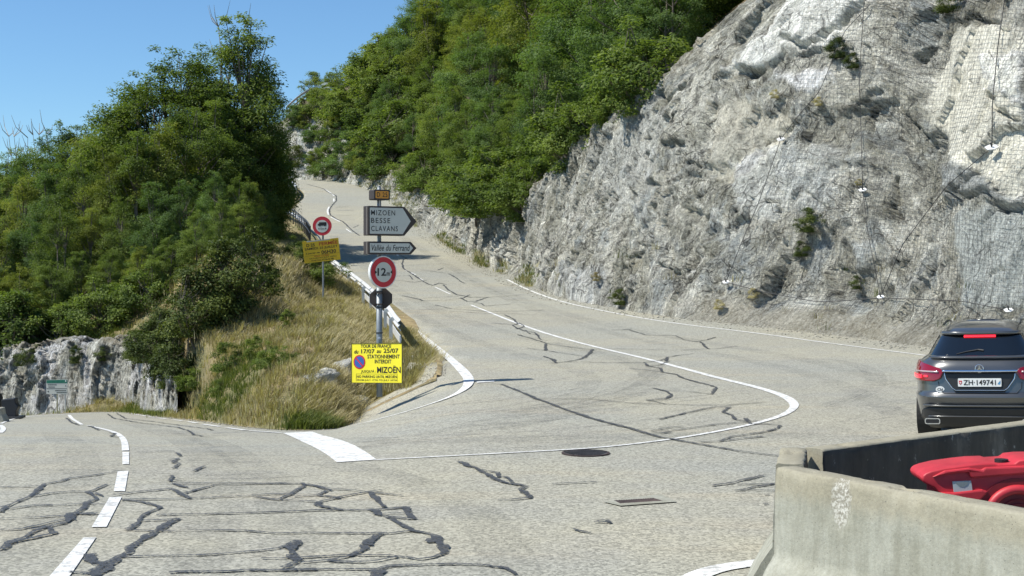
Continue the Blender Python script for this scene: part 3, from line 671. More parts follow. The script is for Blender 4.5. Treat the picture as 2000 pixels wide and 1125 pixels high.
SEAMS = [  # wide ones first
 ([(350, 1014, .07), (325, 1028, .13), (300, 1044, .12), (270, 1064, .12), (245, 1082, .13), (225, 1096, .14), (205, 1110, .16), (190, 1128, .2)], .12), ([(178, 1084, .12), (174, 1094, .2), (192, 1103, .13), (208, 1108, .1)], .15), ([(135, 1120), (165, 1122), (195, 1125)], .06),
 ([(236, 979, .03), (262, 980, .04), (290, 985, .06), (309, 993, .06), (288, 1003, .07), (274, 1016, .09), (262, 1026, .10), (246, 1037, .04)], .06), ([(246, 1037), (300, 1040), (400, 1038), (480, 1038), (500, 1040), (540, 1043), (680, 1043), (757, 1043)], .022), ([(275, 1019), (350, 1016)], .03), ([(305, 1008), (400, 1006), (520, 1002), (660, 998)], .02),
 ([(0, 1077), (20, 1060), (48, 1052), (62, 1041), (95, 1031), (135, 1021), (142, 1008), (158, 996), (165, 985), (190, 976), (180, 966), (171, 962)], .06), ([(12, 1066), (40, 1058), (110, 1043)], .05), ([(110, 1043), (98, 1034), (88, 1030), (60, 1036)], .08), ([(45, 1035), (100, 1021), (135, 1014)], .03), ([(0, 1037), (45, 1035)], .02), ([(135, 1004, .12), (142, 1018, .12)], .12), ([(150, 1005), (178, 1005, .12), (188, 1006, .1)], .06),
 ([(172, 962), (190, 956), (208, 948)], .035), ([(185, 965), (200, 971)], .04), ([(171, 962), (140, 961), (100, 965), (60, 972), (20, 988), (0, 993)], .03), ([(20, 988), (0, 1002)], .03), ([(56, 971, .09), (75, 956, .07), (86, 947, .04), (120, 941, .03), (132, 936, .03), (200, 928, .02), (240, 920, .015)], .05), ([(0, 953), (80, 951.5)], .02),
 ([(0, 1015), (70, 1012), (135, 1008)], .02), ([(40, 992), (120, 988), (170, 985), (205, 987)], .02), ([(0, 998), (60, 989), (100, 988)], .02), ([(218, 970), (270, 963), (333, 956)], .025), ([(236, 978), (300, 977), (365, 976), (400, 974)], .025),
 ([(330, 930), (338, 933), (331, 942), (352, 938)], .04), ([(333, 956, .05), (350, 966, .12), (372, 975, .08)], .08), ([(338, 946), (352, 951), (366, 954)], .05), ([(360, 965), (400, 954), (420, 949), (500, 947), (590, 946)], .03), ([(335, 946), (400, 945), (480, 946), (560, 945)], .015),
 ([(400, 974), (490, 970), (530, 967), (568, 967)], .025), ([(490, 970), (545, 978)], .04), ([(545, 978), (568, 967), (582, 957), (598, 950), (590, 945)], .05), ([(545, 978), (600, 981), (625, 982), (640, 979), (658, 975), (700, 966), (722, 962), (745, 959)], .03), ([(598, 948), (620, 951), (632, 956), (648, 960)], .05), ([(598, 948), (650, 957), (690, 959), (720, 963)], .015),
 ([(638, 960, .05), (622, 968, .1)], .07), ([(575, 972), (620, 969), (650, 972), (662, 976)], .03), ([(622, 982, .1), (626, 989, .07), (668, 997, .04), (700, 998, .04), (755, 996, .04), (780, 994, .05), (796, 992, .08)], .05), ([(722, 963, .05), (735, 974, .11), (752, 992, .09)], .09), ([(722, 963), (755, 966), (787, 970)], .025),
 ([(792, 992, .14), (798, 1002, .12)], .13), ([(728, 998, .15), (735, 1007, .13)], .15), ([(735, 1008, .04), (760, 1004, .04), (790, 1003, .08), (812, 1016, .03)], .05), ([(735, 1008), (770, 1013), (812, 1016)], .03), ([(755, 1012, .05), (780, 1026, .08), (803, 1038, .10)], .09), ([(400, 1006), (520, 1003), (620, 999), (668, 998)], .02),
 ([(803, 1038, .05), (762, 1044, .05), (738, 1048, .07), (722, 1060, .11), (708, 1074, .10), (682, 1088, .06), (650, 1095, .05), (590, 1101, .02)], .07), ([(750, 1043, .05), (733, 1052, .08), (718, 1068, .1)], .07),
 ([(803, 1038, .05), (835, 1043, .07), (852, 1052, .13), (856, 1064, .12), (870, 1074, .15), (872, 1082, .12), (850, 1090, .06), (820, 1094, .06), (790, 1090, .06), (760, 1087, .05), (680, 1087, .04), (590, 1091, .03), (510, 1093, .015)], .06), ([(838, 1054, .04), (845, 1062, .12)], .1), ([(640, 1098), (700, 1100), (740, 1098), (775, 1090)], .035),
 ([(582, 1058, .16), (574, 1070, .18), (572, 1085, .17)], .17), ([(585, 1096, .08), (570, 1104, .16), (552, 1112, .12)], .13), ([(572, 1085, .14), (584, 1096, .1)], .12), ([(240, 1090), (260, 1088), (330, 1088), (400, 1086), (480, 1080), (545, 1073), (570, 1064)], .03), ([(330, 1121), (400, 1119), (550, 1115), (700, 1114), (738, 1115), (762, 1108), (800, 1106), (900, 1105), (950, 1106), (985, 1111), (1008, 1124)], .05), ([(738, 1116, .16), (732, 1132, .2)], .17),
 ([(898, 903, .10), (925, 914, .09), (945, 925, .10), (962, 934, .14), (985, 943, .09), (1028, 951, .06)], .08), ([(930, 917), (972, 925), (975, 933), (990, 934), (1000, 944)], .035), ([(1030, 952, .05), (1015, 958, .07), (1028, 968, .10), (1036, 975, .14), (1012, 977, .09), (990, 979, .05), (972, 978, .03)], .07), ([(1078, 947), (1120, 945), (1165, 943)], .02),
 ([(1392, 951), (1430, 945), (1470, 936), (1495, 930)], .055), ([(1440, 948), (1512, 947)], .03), ([(1435, 960), (1480, 952), (1512, 946)], .05), ([(1440, 959), (1512, 959)], .02), ([(1492, 968), (1505, 968)], .03), ([(1490, 986), (1500, 986)], .03), ([(1160, 1022), (1190, 1023)], .05), ([(1118, 1035), (1135, 1039), (1155, 1043)], .06), ([(1165, 1020), (1185, 1019), (1192, 1024)], .02),
 ([(930, 752, .025), (980, 751, .04), (1000, 759, .10), (1040, 776, .10), (1090, 796, .10), (1150, 817, .10), (1230, 838, .10), (1290, 855, .09), (1370, 870, .07), (1440, 882, .05), (1530, 893, .045)], .09),
 ([(1040, 779), (1100, 780), (1150, 780), (1240, 789), (1290, 790)], .02), ([(1150, 708), (1200, 709), (1255, 709), (1290, 705), (1303, 699)], .035), ([(1265, 695), (1303, 698), (1330, 694), (1355, 691)], .035), ([(1303, 698, .1), (1300, 706, .14)], .1), ([(1308, 706), (1290, 713), (1272, 716)], .035), ([(1258, 709), (1266, 715), (1290, 720), (1296, 728), (1320, 732), (1345, 743), (1380, 752), (1399, 757), (1396, 764), (1388, 771)], .075), ([(1228, 720), (1260, 723), (1294, 728)], .03),
 ([(1388, 771), (1350, 766), (1300, 764), (1275, 759)], .03), ([(1275, 759), (1300, 765), (1313, 772), (1305, 779), (1262, 783)], .06), ([(1262, 782), (1300, 790), (1350, 792), (1420, 792), (1490, 787)], .03), ([(1288, 820), (1340, 807), (1400, 795), (1428, 796)], .035), ([(1426, 797, .08), (1410, 806, .08), (1430, 812, .06), (1434, 820, .06), (1456, 823, .06), (1466, 829, .1)], .07), ([(1456, 818, .1), (1464, 824, .1)], .1),
 ([(1462, 829), (1500, 829), (1524, 832), (1520, 838), (1490, 846), (1430, 854), (1406, 862)], .05), ([(1368, 865), (1410, 863), (1450, 858), (1490, 854)], .04), ([(1275, 845), (1330, 840), (1400, 830), (1480, 823)], .03), ([(1270, 843), (1300, 838), (1335, 834)], .03), ([(1290, 848), (1310, 845)], .06),
 ([(1005, 627), (1012, 633), (1002, 636), (1010, 643), (1025, 638), (1014, 631)], .07), ([(960, 631), (1002, 635)], .035), ([(1008, 641), (1025, 647), (1045, 650), (1050, 657), (1057, 664)], .08), ([(1025, 645), (1035, 652), (1050, 655)], .04), ([(1010, 654), (1040, 662), (1070, 672)], .06), ([(1065, 672, .1), (1066, 685, .13)], .12), ([(1070, 672), (1110, 678), (1150, 683), (1200, 682), (1250, 683), (1330, 685), (1400, 681), (1440, 677)], .035),
 ([(1030, 681), (1070, 686), (1138, 696)], .03), ([(1158, 683, .13), (1150, 692, .11), (1138, 701, .1), (1110, 707, .05), (1075, 710, .04)], .07), ([(1062, 696, .05), (1080, 703, .18), (1086, 710, .1)], .12), ([(1110, 708), (1150, 708), (1200, 709), (1260, 709)], .03), ([(1195, 645), (1230, 645), (1262, 655), (1320, 656), (1335, 664), (1358, 668), (1380, 664), (1398, 659)], .05), ([(1368, 668, .1), (1384, 682, .13)], .1), ([(1215, 645), (1232, 643)], .05),
 ([(782, 500), (795, 504), (787, 508), (785, 515), (788, 525), (805, 535), (816, 543)], .11), ([(795, 503), (828, 500)], .07), ([(788, 519), (815, 518), (870, 516)], .04), ([(823, 529), (835, 529), (870, 534), (935, 533)], .06), ([(855, 528), (867, 523)], .07), ([(876, 535), (890, 542), (900, 550), (908, 554)], .09), ([(770, 540), (800, 538), (806, 546)], .06), ([(770, 548), (790, 549), (810, 552), (835, 547)], .06),
 ([(812, 541), (835, 555), (845, 558), (858, 553), (872, 556)], .09), ([(866, 557), (875, 566), (892, 576), (920, 581), (955, 581)], .11), ([(955, 581), (1022, 576)], .06), ([(785, 578), (820, 585), (826, 588)], .07), ([(825, 583), (860, 581), (895, 579)], .04), ([(820, 588), (870, 587), (903, 583)], .05), ([(900, 582), (912, 589), (930, 589), (945, 583), (953, 581)], .09), ([(903, 583), (918, 576)], .05), ([(925, 591), (940, 593), (946, 598), (1000, 594)], .06),
 ([(850, 596), (880, 603), (950, 609), (1010, 608), (1062, 606)], .045), ([(815, 606), (875, 603)], .04), ([(878, 608), (950, 613), (985, 612), (1045, 616)], .04), ([(985, 615), (1005, 625), (1006, 629)], .07), ([(890, 601), (940, 601)], .03), ([(730, 584), (790, 565)], .0),
 ([(600, 360), (630, 368), (640, 375), (657, 383), (657, 392), (648, 402), (643, 410), (645, 420), (655, 427), (670, 433)], .16), ([(655, 427), (670, 433), (680, 443), (690, 452), (702, 460)], .14), ([(630, 374), (612, 375)], .1), ([(690, 445), (700, 440)], .1), ([(655, 405), (680, 404)], .08), ([(657, 412), (690, 411)], .08), ([(660, 422), (690, 420)], .08),
 # valley road
 ([(210, 809), (220, 817), (262, 825), (350, 836), (372, 844), (378, 850), (395, 853)], .05), ([(228, 808), (245, 818), (300, 824), (370, 834), (405, 838), (415, 841)], .05), ([(415, 847), (490, 843)], .05), ([(395, 853), (440, 851), (500, 850)], .03), ([(130, 817), (140, 826), (155, 831)], .07), ([(175, 833), (195, 841)], .05), ([(213, 846), (225, 848), (215, 853), (235, 855)], .05), ([(268, 885), (300, 883), (340, 882)], .03), ([(328, 900), (345, 897), (335, 905), (352, 907), (342, 916)], .03), ([(378, 922), (400, 912)], .03), ([(340, 885), (352, 892)], .04)]
tb_ = MB()
for i, (pts, w) in enumerate(SEAMS):
    pts = [tuple(p[:2]) + ((.034 + .56 * p[2],) if len(p) > 2 else ()) for p in pts]; w = (.034 + .56 * w) if w > 0 else 0
    if w > 0: ribbon(tb_, pts, w, HT + .0004 * (i % 9), .07 if np.mean([p[1] for p in pts]) > 820 else .14, .022, i)
tb_.build('tar_seam', M['tar'], road)

sk = MB(); r2 = random.Random(5); ks = 0
def skid(pts, w, off=()):
    global ks
    ribbon(sk, spl(pts), w, HS + .0003 * (ks % 10), .4); ks += 1
for du in (0, 22):
    skid([(1560 + du, 700), (1640 + du, 706), (1690 + du, 722), (1705 + du, 745), (1680 + du, 770), (1600 + du, 795)], .22)
    skid([(1270 + du, 712), (1262 + du, 726), (1225 + du, 748), (1160 + du, 772), (1090 + du, 790), (1000 + du, 806)], .16)
skid([(1295, 728), (1270, 745), (1200, 768), (1120, 786)], .14); skid([(60, 880), (50, 870), (90, 855), (160, 860), (240, 872)], .2)
for k in range(34):
    u0 = r2.uniform(640, 1050); v0 = r2.uniform(790, 878); l = r2.uniform(180, 560); sl = r2.uniform(-.16, -.05)
    skid([(u0, v0), (u0 + l * .5, v0 + l * .5 * sl * .6), (u0 + l, v0 + l * sl)], r2.uniform(.05, .14))
for k in range(22):
    u0 = r2.uniform(0, 560); v0 = r2.uniform(872, 950); l = r2.uniform(120, 380)
    skid([(u0, v0), (u0 + l * .5, v0 - 2), (u0 + l, v0 - r2.uniform(-4, 9))], r2.uniform(.05, .12))
for k in range(16):
    u0 = r2.uniform(1560, 1760); v0 = r2.uniform(720, 850); l = r2.uniform(60, 240)
    skid([(u0, v0), (u0 + l * .5, v0 - 6), (u0 + l, v0 - r2.uniform(8, 22))], r2.uniform(.05, .14))
sk.build('tyre_mark', M['skid'], road)

tk = MB()
for n_, (pts, w) in enumerate([([(380, 1125), (420, 1010), (430, 930), (400, 880), (330, 845), (240, 822)], .55), ([(20, 1125), (110, 1000), (160, 930), (150, 880), (110, 845)], .55), ([(560, 1125), (560, 1010), (520, 930), (440, 872), (350, 842)], .5),
    ([(700, 875), (900, 850), (1150, 800), (1300, 740), (1220, 700), (1000, 655), (860, 610), (760, 560), (700, 510), (650, 460)], .6), ([(760, 860), (1000, 815), (1140, 770), (1160, 730), (1040, 700), (920, 665), (820, 620), (740, 560)], .5),
    ([(1780, 760), (1620, 710), (1400, 672), (1200, 640), (1060, 600), (950, 560), (860, 510), (780, 460), (740, 420)], .6), ([(1790, 830), (1640, 745), (1450, 700), (1250, 665), (1100, 625), (980, 580), (880, 530)], .5),
    ([(640, 860), (900, 862), (1300, 848), (1600, 850), (1780, 862)], .6), ([(1000, 1125), (960, 1010), (820, 940), (640, 905)], .5)]):
    ribbon(tk, spl(pts, 3), w, .003 + .0004 * n_, .5)
tk.build('wheel_track', M['track'], road)
# ------------------------------------------------------------------ manhole and drain
mc = G(1144, 886)
mh = empty('manhole_cover', mc); tag(mh, 'round dark iron manhole cover set in the road below the white line', 'manhole cover')
b = MB(); n = 40
ring = [(.31 * math.cos(2 * math.pi * i / n), .31 * math.sin(2 * math.pi * i / n)) for i in range(n)]; ring2 = [(x * .9, y * .9) for x, y in ring]
b.add([(x, y, .016) for x, y in ring] + [(x, y, .018) for x, y in ring2] + [(x, y, -.02) for x, y in ring], [(i, (i + 1) % n, n + (i + 1) % n, n + i) for i in range(n)] + [(2 * n + i, 2 * n + (i + 1) % n, (i + 1) % n, i) for i in range(n)])
b.build('frame', M['rust'], mh)
b = MB(); b.add([(x, y, .012) for x, y in ring2], [tuple(range(n))])
for i in range(-6, 7):
    for j in range(-6, 7):
        x = i * .042 + (j % 2) * .02; y = j * .042
        if x * x + y * y < .066: b.box((x, y, .016), (.028, .014, .012), math.radians(35))
b.build('lid', M['iron'], mh)
dc = G(1246, 979.5); dg = empty('road_drain', dc); tag(dg, 'rectangular rusty drain grate in a pale concrete surround', 'drain')
c4 = [np.array(G(*p)) - dc for p in [(1178, 982), (1290, 967), (1322, 982), (1212, 990)]]
g4 = [np.array(G(*p)) - dc for p in [(1200, 980), (1275, 975.3), (1294, 980.6), (1212, 985.6)]]
b = MB(); V = [(p[0], p[1], .012) for p in c4] + [(p[0], p[1], .014) for p in g4] + [(p[0], p[1], -.05) for p in g4]
b.add(V, [(i, (i + 1) % 4, 4 + (i + 1) % 4, 4 + i) for i in range(4)] + [(4 + i, 4 + (i + 1) % 4, 8 + (i + 1) % 4, 8 + i) for i in range(4)]); b.build('surround', M['concrete'], dg)
b = MB()
for k in range(17):
    t = k / 16; a = g4[0] * (1 - t) + g4[1] * t; c = g4[3] * (1 - t) + g4[2] * t; b.tube([(a[0], a[1], .010), (c[0], c[1], .010)], .007, 5)
b.add([(p[0], p[1], .009) for p in g4], [(0, 1, 2, 3)]); b.build('grate', M['rust'], dg)

# ------------------------------------------------------------------ concrete barriers and red plastic barrier
def mat_dark_concrete():
    m = NT('dark_concrete', .7); o = m.co(); v = m.noise(m.co((1, 1, .35)), 3.5, 6, .7); w = m.noise(m.co((1, 1, .5)), 14, 4, .7)
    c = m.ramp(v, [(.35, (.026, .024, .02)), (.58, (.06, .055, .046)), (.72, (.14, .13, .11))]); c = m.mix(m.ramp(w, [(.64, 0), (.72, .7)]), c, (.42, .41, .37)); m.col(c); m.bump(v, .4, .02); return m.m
M['concrete_dark'] = mat_dark_concrete()  # near-black concrete with pale streaks, for the barriers' inner side faces
def barrier(name, a, b_, label, tw=.19, h=1.0, chip=None, dark=0):
    a = Vector((a[0], a[1], 0)); b_ = Vector((b_[0], b_[1], 0)); d = (b_ - a); L = d.length; rz = math.atan2(d.y, d.x)
    o = empty(name, a, rz); tag(o, label, 'concrete barrier', 'concrete barriers around the red plastic barrier')
    sec = [(-.33, 0), (-.33, .06), (-.20, .28), (-tw / 2 - .02, .40), (-tw / 2, h - .015), (-tw / 2 + .015, h), (tw / 2 - .015, h), (tw / 2, h - .015), (tw / 2 + .02, .40), (.20, .28), (.33, .06), (.33, 0)]
    nx = max(6, int(L / .035)); nz = []
    for i in range(len(sec) - 1):
        p, q = sec[i], sec[i + 1]; m = max(1, int(math.hypot(q[0] - p[0], q[1] - p[1]) / .045)); nz += [(p[0] + (q[0] - p[0]) * k / m, p[1] + (q[1] - p[1]) * k / m) for k in range(m)]
    nz.append(sec[-1]); S = np.array(nz); xs = np.linspace(0, L, nx)
    V = np.zeros((nx, len(S), 3)); V[..., 0] = xs[:, None]; V[..., 1] = S[None, :, 0]; V[..., 2] = S[None, :, 1]; P_ = V.reshape(-1, 3)
    q = P_ + np.array([a.x, a.y, 0]); dn = .006 * fbm(q * 5, 3, 7) + .004 * fbm(q * 18, 2, 8)
    edge = np.exp(-((np.abs(P_[:, 2] - h)) / .03) ** 2); dn -= edge * np.clip(fbm(q * 6, 2, 9) - .25, 0, 1) * .07
    sc_ = np.zeros(len(P_))
    if chip:
        for cx_, cz_, rx_, rz_ in chip:
            k = np.clip(1 - ((P_[:, 0] - cx_) / rx_) ** 2 - ((P_[:, 2] - cz_) / rz_) ** 2, 0, 1) ** .5; dn -= k * (.018 + .02 * np.abs(fbm(q * 22, 2, 10))); sc_ = np.maximum(sc_, k ** .5 * .75 * (P_[:, 1] < 0) )
    sgn = np.sign(P_[:, 1]); side = (np.abs(P_[:, 1]) > tw / 2 - .03).astype(float); P_[:, 1] += sgn * dn * side; P_[:, 2] += dn * (1 - side)
    me = npmesh('barrier', P_, gridfaces(nx, len(S))); fattr(me, 'scar', sc_)
    import bmesh
    bm = bmesh.new(); bm.from_mesh(me); be = [e_ for e_ in bm.edges if e_.is_boundary]
    bm.verts.ensure_lookup_table(); k = len(S); bm.faces.new([bm.verts[i] for i in range(k)]); bm.faces.new([bm.verts[(nx - 1) * k + i] for i in range(k)][::-1]); bmesh.ops.recalc_face_normals(bm, faces=bm.faces); bm.to_mesh(me); bm.free()
    ob = link('concrete_block', me, [M['concrete'], M['concrete_dark']], o)
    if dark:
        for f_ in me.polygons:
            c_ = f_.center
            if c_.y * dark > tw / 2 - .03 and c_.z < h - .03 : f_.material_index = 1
    return o, ob, rz
def at_h(u, v, h):                      # ground position of a point seen at (u,v) whose height is h
    r = ray(u, v); t = (h - CAM[2]) / r[2]; return CAM + r * t
pn0 = at_h(1540, 912, 1.0); pn1 = at_h(2000, 997.5, 1.0); dn_ = (pn1 - pn0) / np.linalg.norm(pn1 - pn0)
n0, nb, nrz = barrier('concrete_barrier', pn0 - dn_ * 0.02, pn0 + dn_ * 3.6, 'pale weathered concrete barrier nearest the camera with a chipped white scar', chip=[(.62, .87, .11, .22), (2.3, .62, .08, .05), (2.7, .55, .05, .1)])
pf0 = at_h(1580, 877, 1.0); pf1 = at_h(2000, 824, 1.0); df_ = (pf1 - pf0) / np.linalg.norm(pf1 - pf0)
barrier('concrete_barrier', pf0 + df_ * .05, pf0 + df_ * 5.5, 'far concrete barrier with a dark inner side running behind the red barrier', tw=.17, dark=-1)
pe0 = at_h(1542, 910, 1.0); pe1 = at_h(1549, 877, 1.0); de_ = (pe1 - pe0); de_ /= np.linalg.norm(de_)
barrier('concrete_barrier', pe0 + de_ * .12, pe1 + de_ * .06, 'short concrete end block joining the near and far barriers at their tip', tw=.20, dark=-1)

# red water-filled barrier, traced side outline (metres, local x along its length, z up)
rb0 = PT(1798, 925, 9.25); s_ = FPX / 9.25
rbz = rb0[2] + .04
rp = empty('plastic_barrier', (rb0[0], rb0[1], 0.0), math.radians(-4)); tag(rp, 'scuffed red plastic water barrier lying between the concrete barriers', 'plastic barrier')
def rl(u, v): return ((u - 1798) / s_, 2.4 - (v - 520) / s_)
outl = [(1790, 922), (1796, 917), (1806, 913), (1830, 907), (1870, 901), (1895, 898), (1925, 896.5), (1932, 899), (1962, 897), (1970, 890.5), (1990, 888), (2030, 887), (2080, 893), (2082, 905), (2110, 910), (2180, 925), (2240, 940), (2260, 955), (2258, 1010), (2240, 1090), (2200, 1150), (1860, 1150), (1835, 1090), (1822, 1000), (1822, 955), (1812, 945), (1793, 936), (1789, 929)]
poly = [rl(*p) for p in outl]
b = MB(); b.prism(poly, -.19, .19); body = b.build('body', M['plastic'], rp, bevel=.035)
bm_ = body.modifiers['bevel']; bm_.segments = 4; body.data.polygons.foreach_set('use_smooth', [True] * len(body.data.polygons)); body.data.update()
# recessed belt, scallop, reflector, wheel-like moulded ring, cap
def arc(cx_, cz_, r, a0, a1, n): return [(cx_ + r * math.cos(a0 + (a1 - a0) * i / n), cz_ + r * math.sin(a0 + (a1 - a0) * i / n)) for i in range(n + 1)]
cx_, cz_ = rl(1968, 1003)
b = MB(); R_ = 62 / s_
b.tube([(x, -.205, z) for x, z in arc(cx_, cz_, R_ * .93, -.3, math.pi + .3, 28)], .032, 10); b.build('moulded_ring', M['plastic'], rp, smooth=True)
M['plastic_dark'] = simple('dark_red_plastic', (.22, .012, .02), .5, 0, .2, 5)
b = MB(); b.prism(arc(cx_, cz_, R_ * 1.27, -.4, math.pi + .4, 30), -.200, -.188); b.build('recess', M['plastic_dark'], rp)
b = MB(); b.prism(arc(cx_, cz_, R_ * .85, -.4, math.pi + .4, 30), -.208, -.198)
for rr in (.62, .48): b.tube([(x, -.21, z) for x, z in arc(cx_, cz_, R_ * rr, .2, math.pi - .2, 18)], .006, 6)
b.build('hub', M['plastic_dark'], rp)
b = MB(); q = [rl(*p) for p in [(1845, 932), (1880, 930), (1883, 950), (1848, 952)]]; b.prism(q, -.197, -.17); b.build('reflector', simple('reflector_grey', (.50, .54, .53), .35), rp)
b = MB(); q = [rl(*p) for p in [(1850, 933.5), (1876, 931.5), (1873, 938), (1866, 942.5), (1858, 941)]]; b.prism(q, -.199, -.196); b.build('reflector_film', simple('reflector_dark', (.25, .29, .29), .3), rp)
b = MB(); q = [rl(*p) for p in [(1822, 953), (1846, 953), (1900, 946), (1912, 950), (1890, 975), (1822, 985)]]; b.prism(q, -.215, -.18); b.build('lower_flange', M['plastic'], rp, bevel=.012)
b = MB(); q = [rl(*p) for p in [(1806, 924), (1872, 912), (1880, 925), (1930, 920), (1965, 917), (2010, 912), (2010, 899), (1962, 901), (1905, 904), (1900, 909), (1876, 905), (1830, 911)]]; b.prism(q, -.212, -.18); b.build('upper_rib', M['plastic'], rp, bevel=.014)
b = MB(); q = rl(1946, 899); b.tube([(q[0], -.08, q[1] - .02), (q[0], -.08, q[1] + .022)], .045, 14); b.build('filler_hole', M['black'], rp)
# ------------------------------------------------------------------ lettering
def text_mesh(s, bold=.0, shear=0.0, spacing=1.0):
    c = bpy.data.curves.new('lettering', 'FONT'); c.body = s; c.size = 1; c.offset = bold; c.shear = shear; c.space_character = spacing; c.resolution_u = 3
    o = bpy.data.objects.new('t', c); COL.objects.link(o); dg = bpy.context.evaluated_depsgraph_get(); dg.update()
    me = bpy.data.meshes.new_from_object(o.evaluated_get(dg)); bpy.data.objects.remove(o); bpy.data.curves.remove(c); return me
def text(s, box, y, mat, parent, bold=.03, shear=0.0, spacing=1.0, rot=0.0, name='lettering'):
    bold = bold * .40
    """box = x0, z0, x1, z1 in the parent's x,z plane; text is stretched to fill it"""
    me = text_mesh(s, bold, shear, spacing); n = len(me.vertices); co = np.zeros(n * 3, np.float32); me.vertices.foreach_get('co', co); co = co.reshape(-1, 3)
    mn, mx = co.min(0), co.max(0); x = box[0] + (co[:, 0] - mn[0]) / (mx[0] - mn[0]) * (box[2] - box[0]); z = box[1] + (co[:, 1] - mn[1]) / (mx[1] - mn[1]) * (box[3] - box[1])
    if rot:
        ca, sa = math.cos(rot), math.sin(rot); x, z = x * ca - z * sa, x * sa + z * ca
    co[:, 0] = x; co[:, 2] = z; co[:, 1] = y; me.vertices.foreach_set('co', co.ravel()); me.update()
    return link(name, me, mat, parent)
def disc(r, n=40, sx=1.0, cx=0, cz=0): return [(cx + r * sx * math.cos(2 * math.pi * i / n), cz + r * math.sin(2 * math.pi * i / n)) for i in range(n)]
def rrect(x0, z0, x1, z1, r, n=5):
    P = []
    for cx, cz, a in [(x1 - r, z0 + r, -90), (x1 - r, z1 - r, 0), (x0 + r, z1 - r, 90), (x0 + r, z0 + r, 180)]:
        P += [(cx + r * math.cos(math.radians(a + 90 * i / n)), cz + r * math.sin(math.radians(a + 90 * i / n))) for i in range(n + 1)]
    return P

# ------------------------------------------------------------------ signpost at the fork
DP = 28.0; pb = PT(741, 700, DP); px0 = pb[0]; zg = zdown(bankbvh, px0, DP, 0.0); zg = max(zg, -.1)
sgn = empty('direction_signpost', (px0, DP, zg)); tag(sgn, 'tall grey signpost at the fork carrying arrow signs and a red-ringed length limit disc', 'signpost')
def zz_(v, D=DP, base=None): return PT(741, v, D)[2] - (zg if base is None else base)
mpx = FPX / DP
b = MB(); b.tube([(0, 0, -.3), (0, 0, zz_(560))], .062, 14); b.tube([(0, 0, zz_(560)), (0, 0, zz_(366))], .042, 12)
b.tube([(0, 0, zz_(366)), (0, 0, zz_(363))], .03, 8); b.build('pole', M['pole'], sgn, smooth=True)
for v in (569, 600, 650): b = MB(); b.tube([(0, 0, zz_(v) - .015), (0, 0, zz_(v) + .015)], .072, 14); b.build('collar', M['dark_metal'], sgn)
b = MB(); b.box((.0, -.062, zz_(660)), (.05, .006, .04)); b.build('small_sticker', M['white'], sgn)
b = MB(); b.box((.0, -.063, zz_(660)), (.022, .008, .02)); b.build('sticker_mark', M['blue'], sgn)
def panel_frame(name, u, v, yaw, dy=0.0, parent=sgn, D=DP):
    o = bpy.data.objects.new(name, None); COL.objects.link(o); o.parent = parent; o.location = ((u - 741) / mpx, dy, zz_(v)); o.rotation_euler = (0, 0, yaw); return o
def placed(mb, name, mat, u, v, yaw, dy, parent=sgn, bevel=0.0):
    o = mb.build(name, mat, parent, bevel=bevel); o.location = ((u - 741) / mpx, dy, zz_(v)); o.rotation_euler = (0, 0, yaw); return o
YW = math.radians(30); cy = math.cos(YW)
# D 25 plate
w = 29 / mpx / cy; h = 20 / mpx
b = MB(); b.prism(rrect(-w / 2, -h / 2, w / 2, h / 2, .03), -.13, .13); o = placed(b, 'road_number_box', M['brown'], 741.5, 381, YW, 0)
b = MB(); b.prism(rrect(-w / 2 + .03, -h / 2 + .03, w / 2 - .03, h / 2 - .03, .02), -.136, -.128); b.build('face', M['amber'], o)
text('D 25', (-w / 2 + .06, -h / 2 + .06, w / 2 - .06, h / 2 - .055), -.139, M['black'], o, .02, 0, 1.15)
def arrow_sign(u, v, wpx, hpx, tip, rows, depth=.125, italic=0):
    w = wpx / mpx / cy; h = hpx / mpx; tp = tip / mpx / cy
    P = lambda k: [(-w / 2 + k, -h / 2 + k), (w / 2 - tp - k * .3, -h / 2 + k), (w / 2 - k * 1.4, 0), (w / 2 - tp - k * .3, h / 2 - k), (-w / 2 + k, h / 2 - k)]
    b = MB(); b.prism(P(0), -depth, depth); o = placed(b, 'arrow_box', M['brown'], u, v, YW, 0, bevel=.012)
    e = .035; b = MB(); Q = P(e); Q[1] = (w / 2 - tp - .045, -h / 2 + e); Q[3] = (w / 2 - tp - .045, h / 2 - e); Q[2] = (w / 2 - .115 * min(1, h / .5) - .03, 0)
    b.prism(Q, -depth - .008, -depth + .002); b.build('face', M['signgrey'], o)
    b = MB(); b.box((-w / 2 - .004, -depth + .05, 0), (.012, .02, h * .94)); b.build('edge_trim', simple('trim', (.35, .30, .26), .5, .3), o)
    for s, bx in rows: text(s, bx, -depth - .011, M['black'], o, .012, italic, 1.22 if not italic else 1.0)
    return w, h
w = 90 / mpx / cy
x_ = lambda u: (u - 762.5) / mpx / cy; zz2 = lambda v: -(v - 432) / mpx
arrow_sign(762.5, 432, 90, 57, 23, [('MIZOEN', (x_(722.5), zz2(421.5), x_(766.5), zz2(411.5))), ('BESSE', (x_(722.5), zz2(436.5), x_(757.5), zz2(426.5))), ('CLAVANS', (x_(722.5), zz2(452), x_(771.5), zz2(442)))])
arrow_sign(762.5, 484.5, 90, 25, 11, [('Vallée du Ferrand', (x_(723), -5.5 / mpx, x_(794), 6.2 / mpx))], italic=.22)
